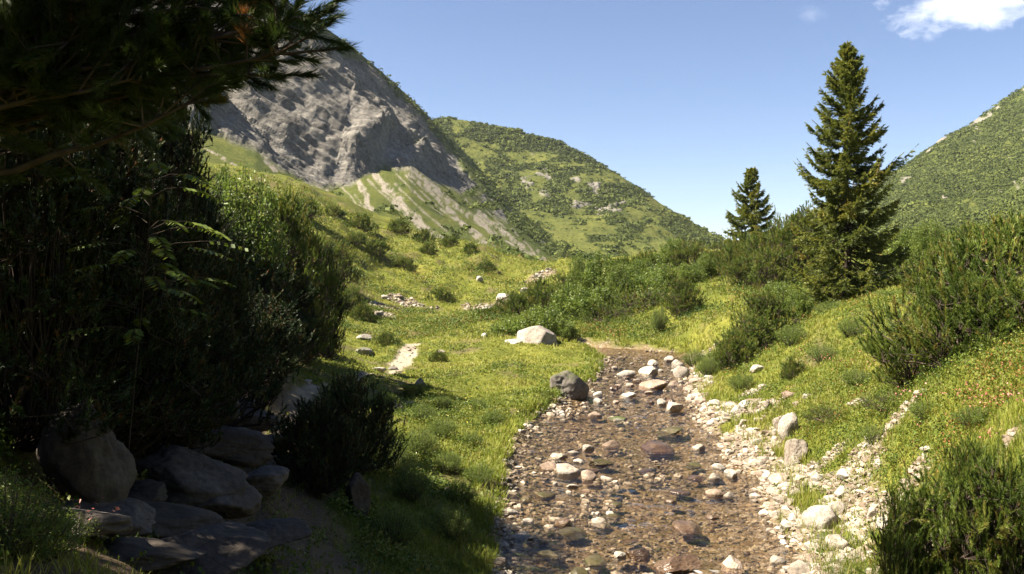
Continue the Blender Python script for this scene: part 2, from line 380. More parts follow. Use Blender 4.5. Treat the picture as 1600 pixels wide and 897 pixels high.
# water surface
def water():
    tt=[];pts=[]
    seg=np.hypot(np.diff(CL[:,0]),np.diff(CL[:,1])); s=np.concatenate([[0],np.cumsum(seg)])
    q=np.arange(0,s[-1],.10); cx=np.interp(q,s,CL[:,0]); cy=np.interp(q,s,CL[:,1]); w=np.interp(q,s,CL[:,2])+.55
    k=np.ones(31)/31
    def sm(a): return np.convolve(np.pad(a,15,mode='edge'),k,'valid')
    cx,cy,w=sm(cx),sm(cy),sm(w)
    tx,ty=np.gradient(cx),np.gradient(cy); n=np.hypot(tx,ty); nx,ny=ty/n,-tx/n
    u=np.linspace(-1,1,60)
    X=cx[:,None]+nx[:,None]*u*w[:,None]; Y=cy[:,None]+ny[:,None]*u*w[:,None]
    rap=np.clip(fbm(X*.35,Y*.5,oct=2,seed=77)+.25,0,1)
    Z=zw(Y)+(.008+.03*rap)*fbm(X*1.6,Y*2.6,oct=4,seed=71)+.006*fbm(X*6,Y*9,oct=2,seed=75)
    m,nt,N,L=new_mat('stream_water'); p=pos(nt)
    mp=node(nt,'ShaderNodeMapping',ins={'Scale':(.8,2.0,1)}); L.new(p,mp.inputs[0])
    h=math_(nt,'ADD',noise(nt,mp.outputs[0],4.5,4,.6,.6),math_(nt,'MULTIPLY',noise(nt,mp.outputs[0],16,3,.6,.4),.35))
    bn=bump(nt,h,.7,.08)
    gl=node(nt,'ShaderNodeBsdfGlossy',ins={'Roughness':.035}); L.new(bn,gl.inputs['Normal'])
    tr=node(nt,'ShaderNodeBsdfTransparent',ins={0:(.915,.85,.755,1)})
    fr=node(nt,'ShaderNodeFresnel',ins={'IOR':1.33}); L.new(bn,fr.inputs['Normal'])
    mx=node(nt,'ShaderNodeMixShader'); L.new(fr.outputs[0],mx.inputs[0]); L.new(tr.outputs[0],mx.inputs[1]); L.new(gl.outputs[0],mx.inputs[2])
    df=node(nt,'ShaderNodeBsdfDiffuse',ins={0:(.75,.75,.74,1)})
    m2=node(nt,'ShaderNodeMixShader'); L.new(ramp(nt,attr(nt,'foam'),[(.35,0),(1,.6)]),m2.inputs[0]); L.new(mx.outputs[0],m2.inputs[1]); L.new(df.outputs[0],m2.inputs[2])
    o=node(nt,'ShaderNodeOutputMaterial'); L.new(m2.outputs[0],o.inputs[0])
    foam=np.zeros_like(X)
    for px,row,rad in [(1048,788,.25),(1060,893,.4)]:
        d=row2d(row); x0=(px-800)/F*d
        foam=np.maximum(foam,smooth(1.2,.3,np.hypot((X-x0)/max(rad,.01)/1.4,(Y-d)/max(rad,.01)/1.0)+.9*fbm(X*7,Y*5,oct=3,seed=79)))
    foam=foam*smooth(.0,.5,fbm(X*14,Y*9,oct=3,seed=83))
    me=mesh_np('stream_water',np.stack([X,Y,Z],-1).reshape(-1,3),Q=grid_quads(len(q),60)[:,::-1],attrs={'foam':foam.ravel()},smooth_shade=True,mats=[m])
    link('stream_water',me,kind='structure',label='clear shallow mountain stream over brown stones',cat='water')
water()
# ------------------------------------------------------------------ mountains
SUN_AZ, SUN_EL = radians(97), radians(50)   # azimuth measured from +Y towards -X
SUN = np.array([-math.sin(SUN_AZ)*math.cos(SUN_EL), math.cos(SUN_AZ)*math.cos(SUN_EL), math.sin(SUN_EL)])

def sheet(cols, pxs, segs):
    """cols: list of (px,[(row,d)...]); returns X,Y,Z,PX,ROW,V arrays"""
    cp=np.array([c[0] for c in cols],float); K=len(cols[0][1])
    rows=np.array([[k[0] for k in c[1]] for c in cols],float); ds=np.array([[k[1] for k in c[1]] for c in cols],float)
    def interp(a):
        from_=np.stack([np.interp(pxs,cp,a[:,k]) for k in range(K)],1)
        n=len(pxs); w=max(3,int(n*.012)|1); kk=np.hanning(w+2)[1:-1]; kk/=kk.sum()
        return np.stack([np.convolve(np.pad(from_[:,k],w//2,mode='edge'),kk,'valid') for k in range(K)],1)
    rows,ds=interp(rows),interp(ds)
    tv=np.concatenate([np.linspace(i,i+1,s,endpoint=False) for i,s in enumerate(segs)]+[[K-1]])
    i=np.minimum(tv.astype(int),K-2); f=tv-i
    rw=rows[:,i]*(1-f)+rows[:,i+1]*f; d=ds[:,i]*(1-f)+ds[:,i+1]*f
    PXg=np.broadcast_to(pxs[:,None],rw.shape)
    return (PXg-800)/F*d, d.copy(), -(rw-HOR)/F*d, PXg, rw, np.broadcast_to(tv,rw.shape)
def normals(X,Y,Z):
    Pp=np.stack([X,Y,Z],-1); a=np.gradient(Pp,axis=0); b=np.gradient(Pp,axis=1)
    return unit(np.cross(a,b))

def polydist(px,row,pl):
    best=np.full(px.shape,1e9); tb=np.zeros(px.shape); L=0; tot=sum(math.hypot(b[0]-a[0],b[1]-a[1]) for a,b in zip(pl[:-1],pl[1:]))
    for a,b in zip(pl[:-1],pl[1:]):
        dx,dy=b[0]-a[0],b[1]-a[1]; l=math.hypot(dx,dy)
        t=np.clip(((px-a[0])*dx+(row-a[1])*dy)/(l*l),0,1); d=np.hypot(px-a[0]-t*dx,row-a[1]-t*dy)
        k=d<best; best=np.where(k,d,best); tb=np.where(k,(L+t*l)/tot,tb); L+=l
    return best,tb

def mountain_mat(name, rockstops, scale):
    m,nt,N,L=new_mat(name); p=pos(nt)
    a=noise(nt,p,.02*scale,5,.6); b=noise(nt,p,.12*scale,6,.65); c=noise(nt,p,.7*scale,5,.65)
    g=ramp(nt,math_(nt,'ADD',math_(nt,'MULTIPLY',a,.45),math_(nt,'MULTIPLY',b,.55)),[(.32,(.055,.068,.018)),(.47,(.095,.108,.024)),(.6,(.135,.14,.034)),(.75,(.17,.15,.06))])
    g=mix(nt,ramp(nt,c,[(.4,.45),(.6,0)]),g,(.045,.055,.014))
    rk=ramp(nt,math_(nt,'ADD',math_(nt,'MULTIPLY',b,.5),math_(nt,'MULTIPLY',c,.5)),rockstops)
    sc=ramp(nt,c,[(.3,(.19,.165,.125)),(.7,(.33,.295,.24))])
    mo=noise(nt,p,.35*scale,4,.6)
    col=mix(nt,attr(nt,'rock'),g,rk)
    col=mix(nt,attr(nt,'scree'),col,sc)
    col=mix(nt,math_(nt,'MULTIPLY',attr(nt,'scrub'),ramp(nt,mo,[(.4,.5),(.55,.95)])),col,(.060,.078,.019))
    h=math_(nt,'ADD',math_(nt,'MULTIPLY',b,.6),math_(nt,'MULTIPLY',c,.4))
    h=math_(nt,'ADD',h,math_(nt,'MULTIPLY',noise(nt,p,2.6*scale,4,.7),.22)); pbsdf(nt,col,.95,.08,bump(nt,h,1.0,2.2/scale)); return m

# --- the limestone cliff mountain on the left
cols=[(-700,[(420,170),(330,150),(90,230),(-140,306),(-470,400),(-430,580)]),(-200,[(420,170),(320,150),(120,230),(-40,306),(-350,400),(-310,580)]),(0,[(420,170),(300,150),(140,230),(10,306),(-260,400),(-220,580)]),(270,[(420,170),(275,150),(192,232),(60,310),(-120,405),(-80,585)]),(400,[(420,170),(315,150),(238,242),(120,324),(-38,425),(0,605)]),(470,[(430,170),(338,150),(283,252),(160,338),(15,442),(50,622)]),(520,[(430,170),(352,150),(300,264),(185,353),(50,462),(85,642)]),(560,[(440,170),(362,150),(282,284),(190,373),(80,482),(120,662)]),(600,[(440,170),(375,152),(266,308),(200,394),(114,500),(150,680)]),(640,[(440,170),(388,152),(263,322),(215,409),(152,516),(190,696)]),(680,[(450,170),(398,152),(283,338),(243,424),(193,530),(230,710)]),(740,[(450,170),(412,154),(316,362),(285,446),(252,548),(290,728)]),(800,[(455,175),(422,158),(352,380),(338,454),(324,545),(360,725)]),(860,[(460,175),(434,162),(396,378),(386,437),(374,510),(400,690)]),(920,[(470,180),(446,168),(428,350),(420,395),(410,450),(440,630)]),(1000,[(480,180),(466,170),(458,310),(455,342),(452,380),(470,560)])]
pxs=np.concatenate([np.linspace(-700,180,90)[:-1],np.linspace(180,1000,780)])
X,Y,Z,PX,RW,V=sheet(cols,pxs,[4,70,180,180,16])
Nn=normals(X,Y,Z); Nn*=np.sign(Nn[...,2:3])
n1=fbm(X/60,Y/60,Z/60,oct=4,seed=101); n2=fbm(X/14,Y/14,Z/14,oct=5,seed=103)
foot=np.interp(PX,[c[0] for c in cols],[c[1][2][0] for c in cols]); rid=np.interp(PX,[c[0] for c in cols],[c[1][4][0] for c in cols])
nf=fbm(PX/26,RW/26,oct=4,seed=107)
rock=smooth(-6,8,(foot-RW)+9*nf)
# right flank of the mountain: rock thins out into scrub towards the ridge line
rdist=(RW-rid)
edge=np.interp(PX,[270,520,600,680,740,800,870,920],[0,4,7,12,24,34,26,20])
rock=rock*smooth(-6,6,rdist-edge+edge*.8*nf)*smooth(930,850,PX+30*nf)
rock=np.where(V>4,0,rock)
# grassy ledges inside the rock
ledge=smooth(.30,.5,fbm(PX/45+RW/40,RW/16,oct=4,seed=113)+smooth(620,760,PX)*.22)*smooth(610,690,PX)
rock=rock*(1-.85*ledge)
scree=np.zeros_like(X)
for pl,w0,w1 in [([(556,276),(572,315),(588,345)],7,5),([(585,272),(630,325),(690,381)],6,11),([(616,250),(690,315),(757,382)],4,5),([(600,300),(650,345),(700,378)],4,3),([(640,262),(700,312),(760,352)],8,4),
   ([(495,300),(530,320),(566,336)],6,4),([(404,231),(414,250),(430,266)],3,4),([(455,256),(480,280),(505,302)],7,9),([(665,288),(710,340),(752,382)],4,4),([(790,326),(822,360),(874,404)],7,3),([(842,376),(870,392),(900,408)],3,5),([(655,355),(675,372),(690,382)],5,8),
   ([(700,312),(760,355),(830,400)],5,3),([(520,318),(560,350),(590,362)],4,3),([(745,330),(790,365),(850,408)],4,3),([(300,222),(340,243),(372,262)],3,2)]:
    d,t=polydist(PX,RW,pl); w=(w0+(w1-w0)*t)
    scree=np.maximum(scree,smooth(1.25,.55,1.25*d/w+.9*fbm(PX/9,RW/14,oct=3,seed=119)))
for _i in range(26):
    _rx=np.random.default_rng(500+_i); _px=_rx.uniform(470,860); _fr=np.interp(_px,[c[0] for c in cols],[c[1][2][0] for c in cols])+_rx.uniform(0,25); _ln=_rx.uniform(30,110)
    d,t=polydist(PX,RW,[(_px,_fr),(_px+_ln*.45,_fr+_ln*.47),(_px+_ln,_fr+_ln*.92)]); scree=np.maximum(scree,.8*smooth(1.2,.4,d/_rx.uniform(1.2,2.6)+.9*fbm(PX/9,RW/10,oct=3,seed=520+_i)))
band=0*smooth(70,5,np.abs(RW-foot-18))*smooth(430,500,PX)*smooth(900,800,PX)
scree=np.maximum(scree,band*smooth(.05,.4,fbm((PX+RW*.9)/7,(RW-PX*.6)/60,oct=4,seed=123)))
scree=scree*smooth(-.6,.15,fbm(PX/5,RW/6,oct=4,seed=161))*(1-rock)*smooth(4,-4,RW-rid-400)
scree=np.where(RW<rid+5,0,scree)
scrub=np.maximum(smooth(12,2,rdist-.7*edge+8*nf)*smooth(480,560,PX), ledge*smooth(.0,.3,fbm(PX/12,RW/12,oct=3,seed=127))*(PX>640))
scrub=np.maximum(scrub,smooth(.12,.4,fbm(PX/22,RW/14,oct=4,seed=129)+smooth(600,800,PX)*.25)*(1-rock)*(1-scree)*(RW>foot)*.85)
# relief: tilted strata running down to the right, broken by gullies
al=np.array([.70,.15,-.70]); al/=np.linalg.norm(al)
ac=np.cross(al,np.array([.66,-.23,.71])); ac/=np.linalg.norm(ac)
Pw=np.stack([X,Y,Z],-1); s_=Pw@al; t_=Pw@ac; wob=n1*3+.6*n2
def ledges(ph): 
    f=ph-np.floor(ph); return np.where(f<.72,f/.72,(1-f)/.28)
wl=fbm(X/38,Y/38,Z/38,oct=5,seed=131); ws=fbm(X/7,Y/7,Z/7,oct=4,seed=133)
strat=ledges(t_/8.5+.8*wl+.14*ws)*np.clip(.65+.8*fbm(s_/90,t_/30,oct=3,seed=135),.1,1.3)
strat2=ledges(t_/2.6+1.0*wl+.16*ws)*np.clip(.5+.8*fbm(s_/70,t_/12,oct=3,seed=136),.1,1.2)
gul=fbm((s_+wob)/42,t_/110,oct=4,seed=139)
big=fbm((s_)/95,t_/150,oct=2,seed=143)
rkd=smooth(-4,45,foot-RW+6*nf)*rock
qq=PX-.89*(RW-200)+26*fbm(PX/60,RW/60,oct=3,seed=151)
but=np.interp(qq,[-400,100,250,300,400,555,645,770,900],[4,-2,6,9,-3,10,-4,7,5])
disp=rkd*(3.0*strat+1.35*strat2+1.8*gul+2.5*big+1.3*but+.7*n2)+rock*(.5*strat2+.5*n2+.55*fbm(X/3.5,Y/3.5,Z/3.5,oct=3,seed=171))+(1-rkd)*(1.3*n1+.6*n2)
fade=smooth(150,200,Y)*smooth(0,25,rdist+14)
disp=disp*fade
Pd=Pw+Nn*disp[...,None]
M['cliff']=mountain_mat('cliff_mountain',[(.32,(.055,.051,.047)),(.48,(.145,.135,.12)),(.66,(.285,.265,.232))],1.0)
me=mesh_np('cliff_mountain',Pd.reshape(-1,3),Q=grid_quads(*X.shape),attrs=dict(rock=rock.ravel(),scree=scree.ravel(),scrub=scrub.ravel()),smooth_shade=True,mats=[M['cliff']])
link('cliff_mountain',me,kind='structure',label='steep grey limestone mountainside with scree fans',cat='mountain')
CLIFF=dict(P=Pd,PX=PX,RW=RW,rock=rock,scree=scree,scrub=scrub,V=V)

# --- rounded hill in the middle
cols=[(560,[(470,260),(420,330),(330,600),(215,800),(240,1050)]),(676,[(470,260),(425,330),(320,600),(189,800),(215,1050)]),(700,[(470,260),(425,330),(318,600),(184,800),(210,1050)]),(760,[(470,260),(428,330),(318,600),(195,800),(225,1050)]),
 (830,[(470,260),(430,330),(325,600),(209,800),(240,1050)]),(880,[(470,260),(432,325),(332,600),(222,795),(250,1050)]),(930,[(470,255),(434,320),(345,590),(250,780),(280,1030)]),
 (980,[(470,250),(436,315),(360,570),(280,760),(310,1000)]),(1030,[(470,250),(438,310),(378,550),(317,730),(345,960)]),(1080,[(470,250),(440,305),(395,530),(350,700),(380,900)]),
 (1130,[(470,250),(442,300),(410,500),(374,660),(400,850)]),(1200,[(470,250),(444,300),(428,480),(410,620),(430,800)]),(1300,[(480,250),(455,300),(448,480),(440,600),(455,700)])]
pxs=np.linspace(560,1300,420)
X,Y,Z,PX,RW,V=sheet(cols,pxs,[4,70,150,20])
rid=np.interp(PX,[c[0] for c in cols],[c[1][3][0] for c in cols])
Nn=normals(X,Y,Z); Nn*=np.sign(Nn[...,2:3])
nf=fbm(PX/30,RW/22,oct=5,seed=203)
rz=np.exp(-(((PX-905)+(RW-305)*-1.2)/75)**2)*smooth(250,275,RW)*smooth(345,325,RW)
rz=np.maximum(rz,.75*np.exp(-((PX-740)/70)**2)*smooth(300,215,RW)*.55)
rock=smooth(.20,.42,fbm((PX-RW*.5)/20,(RW+PX*.1)/11,oct=5,seed=207)-.46+.62*rz)
rock=np.maximum(rock,0)
scrub=smooth(.0,.22,fbm(PX/30,RW/15,oct=5,seed=211)+.22*smooth(50,5,RW-rid)+.14*fbm(PX/7,RW/5,oct=3,seed=213)-.02)*(1-rock)
scrub=np.maximum(scrub,.5*smooth(.1,.4,fbm(PX/10,RW/8,oct=3,seed=215)))
n1=fbm(X/90,Y/90,Z/90,oct=5,seed=221); n2=fbm(X/16,Y/16,Z/16,oct=4,seed=223)
disp=(9*n1+2.0*n2+rock*2.2*fbm(X/10,Y/10,Z/6,oct=4,seed=225,ridged=True))*smooth(300,380,Y)
disp=disp*smooth(-2,22,RW-rid)+ (1.6*n2)*smooth(22,-2,RW-rid)
Pd=np.stack([X,Y,Z],-1)+Nn*disp[...,None]
M['hill']=mountain_mat('hill',[(.30,(.09,.082,.068)),(.48,(.18,.165,.14)),(.7,(.29,.265,.225))],.6)
me=mesh_np('hill',Pd.reshape(-1,3),Q=grid_quads(*X.shape),attrs=dict(rock=rock.ravel(),scree=np.zeros(X.size),scrub=scrub.ravel()),smooth_shade=True,mats=[M['hill']])
link('hill',me,kind='structure',label='rounded green hill patched with dwarf pine and rock',cat='hill')
HILL=dict(P=Pd,PX=PX,RW=RW,rock=rock,scree=rock*0,scrub=scrub,V=V)

# --- hillside on the right
cols=[(1050,[(480,230),(440,280),(425,500),(405,700),(430,900)]),(1180,[(470,220),(430,270),(405,520),(384,760),(410,1000)]),(1230,[(470,220),(428,270),(395,540),(358,800),(390,1050)]),(1290,[(470,220),(425,270),(378,560),(322,840),(360,1100)]),
 (1345,[(470,220),(422,270),(360,570),(296,860),(335,1120)]),(1400,[(470,215),(420,265),(345,580),(268,880),(310,1140)]),(1440,[(470,215),(418,265),(333,585),(241,890),(285,1150)]),(1470,[(470,215),(416,262),(322,590),(216,895),(260,1150)]),(1500,[(470,210),(414,260),(312,590),(205,900),(250,1150)]),
 (1550,[(470,210),(410,260),(296,590),(171,900),(215,1150)]),(1600,[(470,210),(405,258),(275,590),(134,900),(180,1150)]),(1700,[(470,205),(400,250),(245,580),(70,890),(120,1140)]),(1900,[(470,200),(390,240),(215,560),(20,870),(60,1120)]),(2300,[(470,190),(380,220),(220,520),(60,820),(100,1050)])]
pxs=np.concatenate([np.linspace(1050,1640,380),np.linspace(1640,2300,60)[1:]])
X,Y,Z,PX,RW,V=sheet(cols,pxs,[4,60,170,20])
rid=np.interp(PX,[c[0] for c in cols],[c[1][3][0] for c in cols])
Nn=normals(X,Y,Z); Nn*=np.sign(Nn[...,2:3])
rock=np.zeros_like(X)
for pl,w in [([(1395,270),(1420,252),(1450,232),(1476,214)],6),([(1448,262),(1462,240),(1474,228)],3),([(1520,198),(1535,188),(1548,182)],5),([(1415,290),(1425,286)],4),([(1600,140),(1620,128)],4)]:
    d,t=polydist(PX,RW,pl); rock=np.maximum(rock,smooth(1.3,.6,d/w+.9*fbm(PX/8,RW/8,oct=3,seed=303)))
rock=np.maximum(rock,smooth(.5,.62,fbm(PX/12,RW/10,oct=4,seed=307)))
scrub=smooth(-.35,.15,fbm(PX/40,RW/24,oct=5,seed=311)+.52)*(1-rock)
n1=fbm(X/90,Y/90,Z/90,oct=5,seed=321); n2=fbm(X/18,Y/18,Z/18,oct=4,seed=323)
g_=fbm((PX+RW*.8)/60,(RW-PX*.5)/300,oct=3,seed=327)
disp=(10*n1+2*n2+8*g_)*smooth(250,350,Y)*smooth(-2,22,RW-rid)+1.8*n2*smooth(22,-2,RW-rid)
Pd=np.stack([X,Y,Z],-1)+Nn*disp[...,None]
me=mesh_np('hill_right',Pd.reshape(-1,3),Q=grid_quads(*X.shape),attrs=dict(rock=rock.ravel(),scree=np.zeros(X.size),scrub=scrub.ravel()),smooth_shade=True,mats=[M['hill']])
link('hill',me,kind='structure',label='dark green hillside covered in dense mountain scrub',cat='hill')
RHILL=dict(P=Pd,PX=PX,RW=RW,rock=rock,scree=rock*0,scrub=scrub,V=V)

# --- low scrub on the mountains: far, uncountable, one object per slope
_ico=None
def ico(sub):
    import bmesh
    bm=bmesh.new(); bmesh.ops.create_icosphere(bm,subdivisions=sub,radius=1)
    V=np.array([v.co[:] for v in bm.verts]); T=np.array([[v.index for v in f.verts] for f in bm.faces]); bm.free(); return V,T
def scrub_mass(name,S,n,size,label,rng,weight,tintbias=0):
    """tufts of little leaf-like faces set on the slope where scrub grows"""
    Pc=S['P'].reshape(-1,3); vis=(S['V'].ravel()<S['V'].max()-1.02+1)
    w=(weight(S).ravel()*vis).astype(float)
    w*=Pc[:,1]**-.0
    w=np.clip(w,0,None); idx=rng.choice(len(w),n,p=w/w.sum())
    # jitter between neighbours
    p=Pc[idx]+rng.normal(size=(n,3))*np.array([1.2,1.2,.0])
    cl=fbm(p[:,0]/25,p[:,1]/25,p[:,2]/25,oct=2,seed=401)
    s=size*(.40+1.5*rng.random(n)**2.6)*(1+.6*cl)
    k=13
    u=rand_dir(n*k,rng).reshape(n,k,3); u[...,2]=np.abs(u[...,2])
    c=p[:,None]+u*s[:,None,None]*np.array([1.25,1.25,.62])*(.75+.3*rng.random((n,k,1)))
    nrm=unit(u+.5*rng.normal(size=u.shape)); a=unit(np.cross(nrm,rng.normal(size=u.shape))); b=np.cross(nrm,a)
    q=(.52*s)[:,None,None]
    V=np.stack([c+a*q,c-a*q*.6+b*q*.8,c-a*q*.6-b*q*.8],2).reshape(-1,3)
    T=np.arange(len(V)).reshape(-1,3)
    tint=np.clip(.45+tintbias+.4*cl[:,None]+.16*rng.normal(size=(n,1))+.15*rng.normal(size=(n,k)),0,1)
    tint=np.repeat(tint.ravel(),3)
    me=mesh_np(name,V,T,attrs={'tint':tint},mats=[M['scrub']])
    link(name,me,label=label,cat='scrub',kind='stuff')
rg=np.random.default_rng(21)
scrub_mass('dwarf_pine_scrub',CLIFF,5200,1.0,'dark dwarf pine scrub on the ridge and foot of the cliff mountain',rg,lambda S:np.clip(S['scrub']-.25,0,1)*(S['Y'] if 'Y' in S else 1)*(S['PX']>420)*(1-S['scree'])*(S['V']<4.3)*np.where(S['V']<2,.5,1))
scrub_mass('dwarf_pine_scrub',HILL,46000,1.2,'dwarf pine scrub in patches over the rounded middle hill',rg,lambda S:np.clip(S['scrub']-.35,.012,1)*(S['V']>.9)*(S['V']<3.2),.05)
scrub_mass('dwarf_pine_scrub',RHILL,95000,1.0,'dense dwarf pine scrub covering the right hillside',rg,lambda S:np.clip(S['scrub']-.1,0,1)*(S['V']>.9)*(S['V']<3.2)*(S['PX']<1750),.02)
# ------------------------------------------------------------------ plant prototypes
def tube(bag, pts, rad, k=6, tint=.5):
    pts=np.asarray(pts,float); n=len(pts); rad=np.broadcast_to(np.asarray(rad,float),(n,))
    t=unit(np.gradient(pts,axis=0)); ref=np.where(np.abs(t[:,2:3])>.9,[[1,0,0]],[[0,0,1]])
    a=unit(np.cross(t,ref)); b=np.cross(t,a); th=np.linspace(0,2*np.pi,k,endpoint=False)
    V=pts[:,None]+rad[:,None,None]*(np.cos(th)[None,:,None]*a[:,None]+np.sin(th)[None,:,None]*b[:,None])
    i=np.arange(n-1)[:,None]; j=np.arange(k)[None]; j2=(j+1)%k
    Q=np.stack([i*k+j,i*k+j2,(i+1)*k+j2,(i+1)*k+j],-1).reshape(-1,4)
    bag.addq(V.reshape(-1,3),Q,tint)

def needles(bag, P0, D, n, ln, wd, a0, a1, rng, tint, tv=.12, t0=.05):
    P0=np.asarray(P0,float); D=np.asarray(D,float); S=len(P0)
    t=t0+(1-t0)*rng.random((S,n,1)); ax=unit(D)[:,None]
    pr=rng.normal(size=(S,n,3)); pr=unit(pr-ax*(pr*ax).sum(-1,keepdims=True))
    a=(a0+(a1-a0)*rng.random((S,n,1)))*(1-.45*t)
    dr=ax*np.cos(a)+pr*np.sin(a)
    b=P0[:,None]+D[:,None]*t; l=ln*(.7+.5*rng.random((S,n,1)))
    w=unit(np.cross(dr,rng.normal(size=dr.shape)))*wd*.5
    V=np.stack([b-w,b+w,b+dr*l],2).reshape(-1,3)
    ti=np.clip(np.broadcast_to(np.asarray(tint,float).reshape(-1,1,1) if np.ndim(tint) else tint,(S,n,1))+tv*rng.normal(size=(S,n,1))+.10*(t-.5),0,1)
    bag.add(V,np.arange(len(V)).reshape(-1,3),np.repeat(ti.ravel(),3))

def leaves(bag, c, size, rng, tint, up=.6, asp=.55):
    """oval leaf faces (two triangles folded along the midrib)"""
    n=len(c); nr=unit(rng.normal(size=(n,3))+np.array([0,0,up])); a=unit(np.cross(nr,rng.normal(size=(n,3)))); b=np.cross(nr,a)
    s=(size*(.65+.7*rng.random((n,1))))
    V=np.stack([c-a*s*.5, c+b*s*asp*.5+nr*s*.08, c+a*s*.5, c-b*s*asp*.5+nr*s*.08],1).reshape(-1,3)
    bag.addq(V,np.arange(len(V)).reshape(-1,4),np.repeat(np.clip(tint,0,1),4))

def make_mugo(name, seed, R_=1.0, H=1.0, heads=70, per=6, sl=.22, n=46, ln=.05, wd=.006, mat='pine', upr=1.0, barkm='bark', fan=.48):
    """bushy mountain pine: bent stems, each ending in a head of upright finger-like shoots"""
    rng=np.random.default_rng(seed); fol=Bag(); wood=Bag()
    for i in range(heads):
        u=.10+.90*rng.random()**.85; th=rng.random()*2*np.pi
        pr=math.sqrt(max(.02,1-((u-.22)/.80)**2)); f=.50+.5*math.sqrt(rng.random())
        lob=1+.26*math.sin(th*3+seed+2*u)+.16*math.sin(th*5+2*seed+4*u)
        hx,hy=math.cos(th)*pr*f*R_*.92*lob,math.sin(th)*pr*f*R_*.92*lob
        hd=np.array([hx,hy,max(.05,u*H*(.80+.30*rng.random())-sl*.8)])
        out=np.array([math.cos(th),math.sin(th),0]); ht=np.clip(.52+.22*rng.normal(),.12,.85)
        base=np.array([hx*.12+rng.normal()*.07,hy*.12+rng.normal()*.07,-.12]); mid=np.array([hx*.8,hy*.8,hd[2]*.42])
        q=np.linspace(0,1,7)[:,None]; pts=(1-q)**2*base+2*q*(1-q)*mid+q*q*hd; pts[1:-1]+=rng.normal(size=(5,3))*.03
        tube(wood,pts,np.linspace(.022 if rng.random()<.3 else .012,.005,7),4)
        m=max(2,int(per*rng.choice([.4,.8,1.1,1.7]))); spread=.07+.09*rng.random()
        d=unit(out*(.75-.6*u)+np.array([0,0,upr])+rng.normal(size=(m,3))*fan)
        o=hd+rng.normal(size=(m,3))*np.array([spread,spread,.06])
        L=sl*(.45+.9*rng.random((m,1)))*np.where(rng.random((m,1))<.10,1.7,1)
        for a_,b_ in zip(o,o+d*L*.5): tube(wood,np.stack([hd-np.array([0,0,.08]),a_,b_]),[.004,.004,.003],3)
        needles(fol,o,d*L,n,ln,wd,.5,1.1,rng,np.clip(ht+.10*rng.normal(size=m),0,.86),.09)
        k=rng.random(m)<.06
        if k.any(): needles(fol,o[k],d[k]*L[k],n//2,ln,wd*1.2,.5,1.2,rng,.97,.02)
    return fol.mesh(name+'_foliage',[M[mat]]), wood.mesh(name+'_stems',[M[barkm]],True), R_, H

def make_leafy(name, seed, R_=1.0, H=1.0, stems=26, per=90, size=.06, mat='willow', upright=.5, barkm='bark'):
    """leafy shrub: many thin stems with oval leaves along them"""
    rng=np.random.default_rng(seed); fol=Bag(); wood=Bag()
    for i in range(stems):
        th=rng.random()*2*np.pi; r=np.sqrt(rng.random()); tip=np.array([math.cos(th)*r*R_*.9,math.sin(th)*r*R_*.9,H*(1-.5*r**2)*(.75+.25*rng.random())])
        base=np.array([tip[0]*.12,tip[1]*.12,-.1]); mid=np.array([tip[0]*(1-upright*.6),tip[1]*(1-upright*.6),tip[2]*.5])
        q=np.linspace(0,1,6)[:,None]; pts=(1-q)**2*base+2*q*(1-q)*mid+q*q*tip
        tube(wood,pts,np.linspace(.018,.004,6),5)
        t=rng.random((per,1))**.6; t=.22+.78*t
        c=(1-t)**2*base+2*t*(1-t)*mid+t*t*tip+rng.normal(size=(per,3))*(.085*R_**.6+.03)*np.array([1,1,.8])*(1.25-.7*t)
        ht=.42+.16*rng.normal()
        leaves(fol,c,size,rng,ht+.14*rng.normal(size=per)+.18*(t[:,0]-.6),.5,.5)
    return fol.mesh(name+'_foliage',[M[mat]]), wood.mesh(name+'_stems',[M[barkm]],True), R_, H

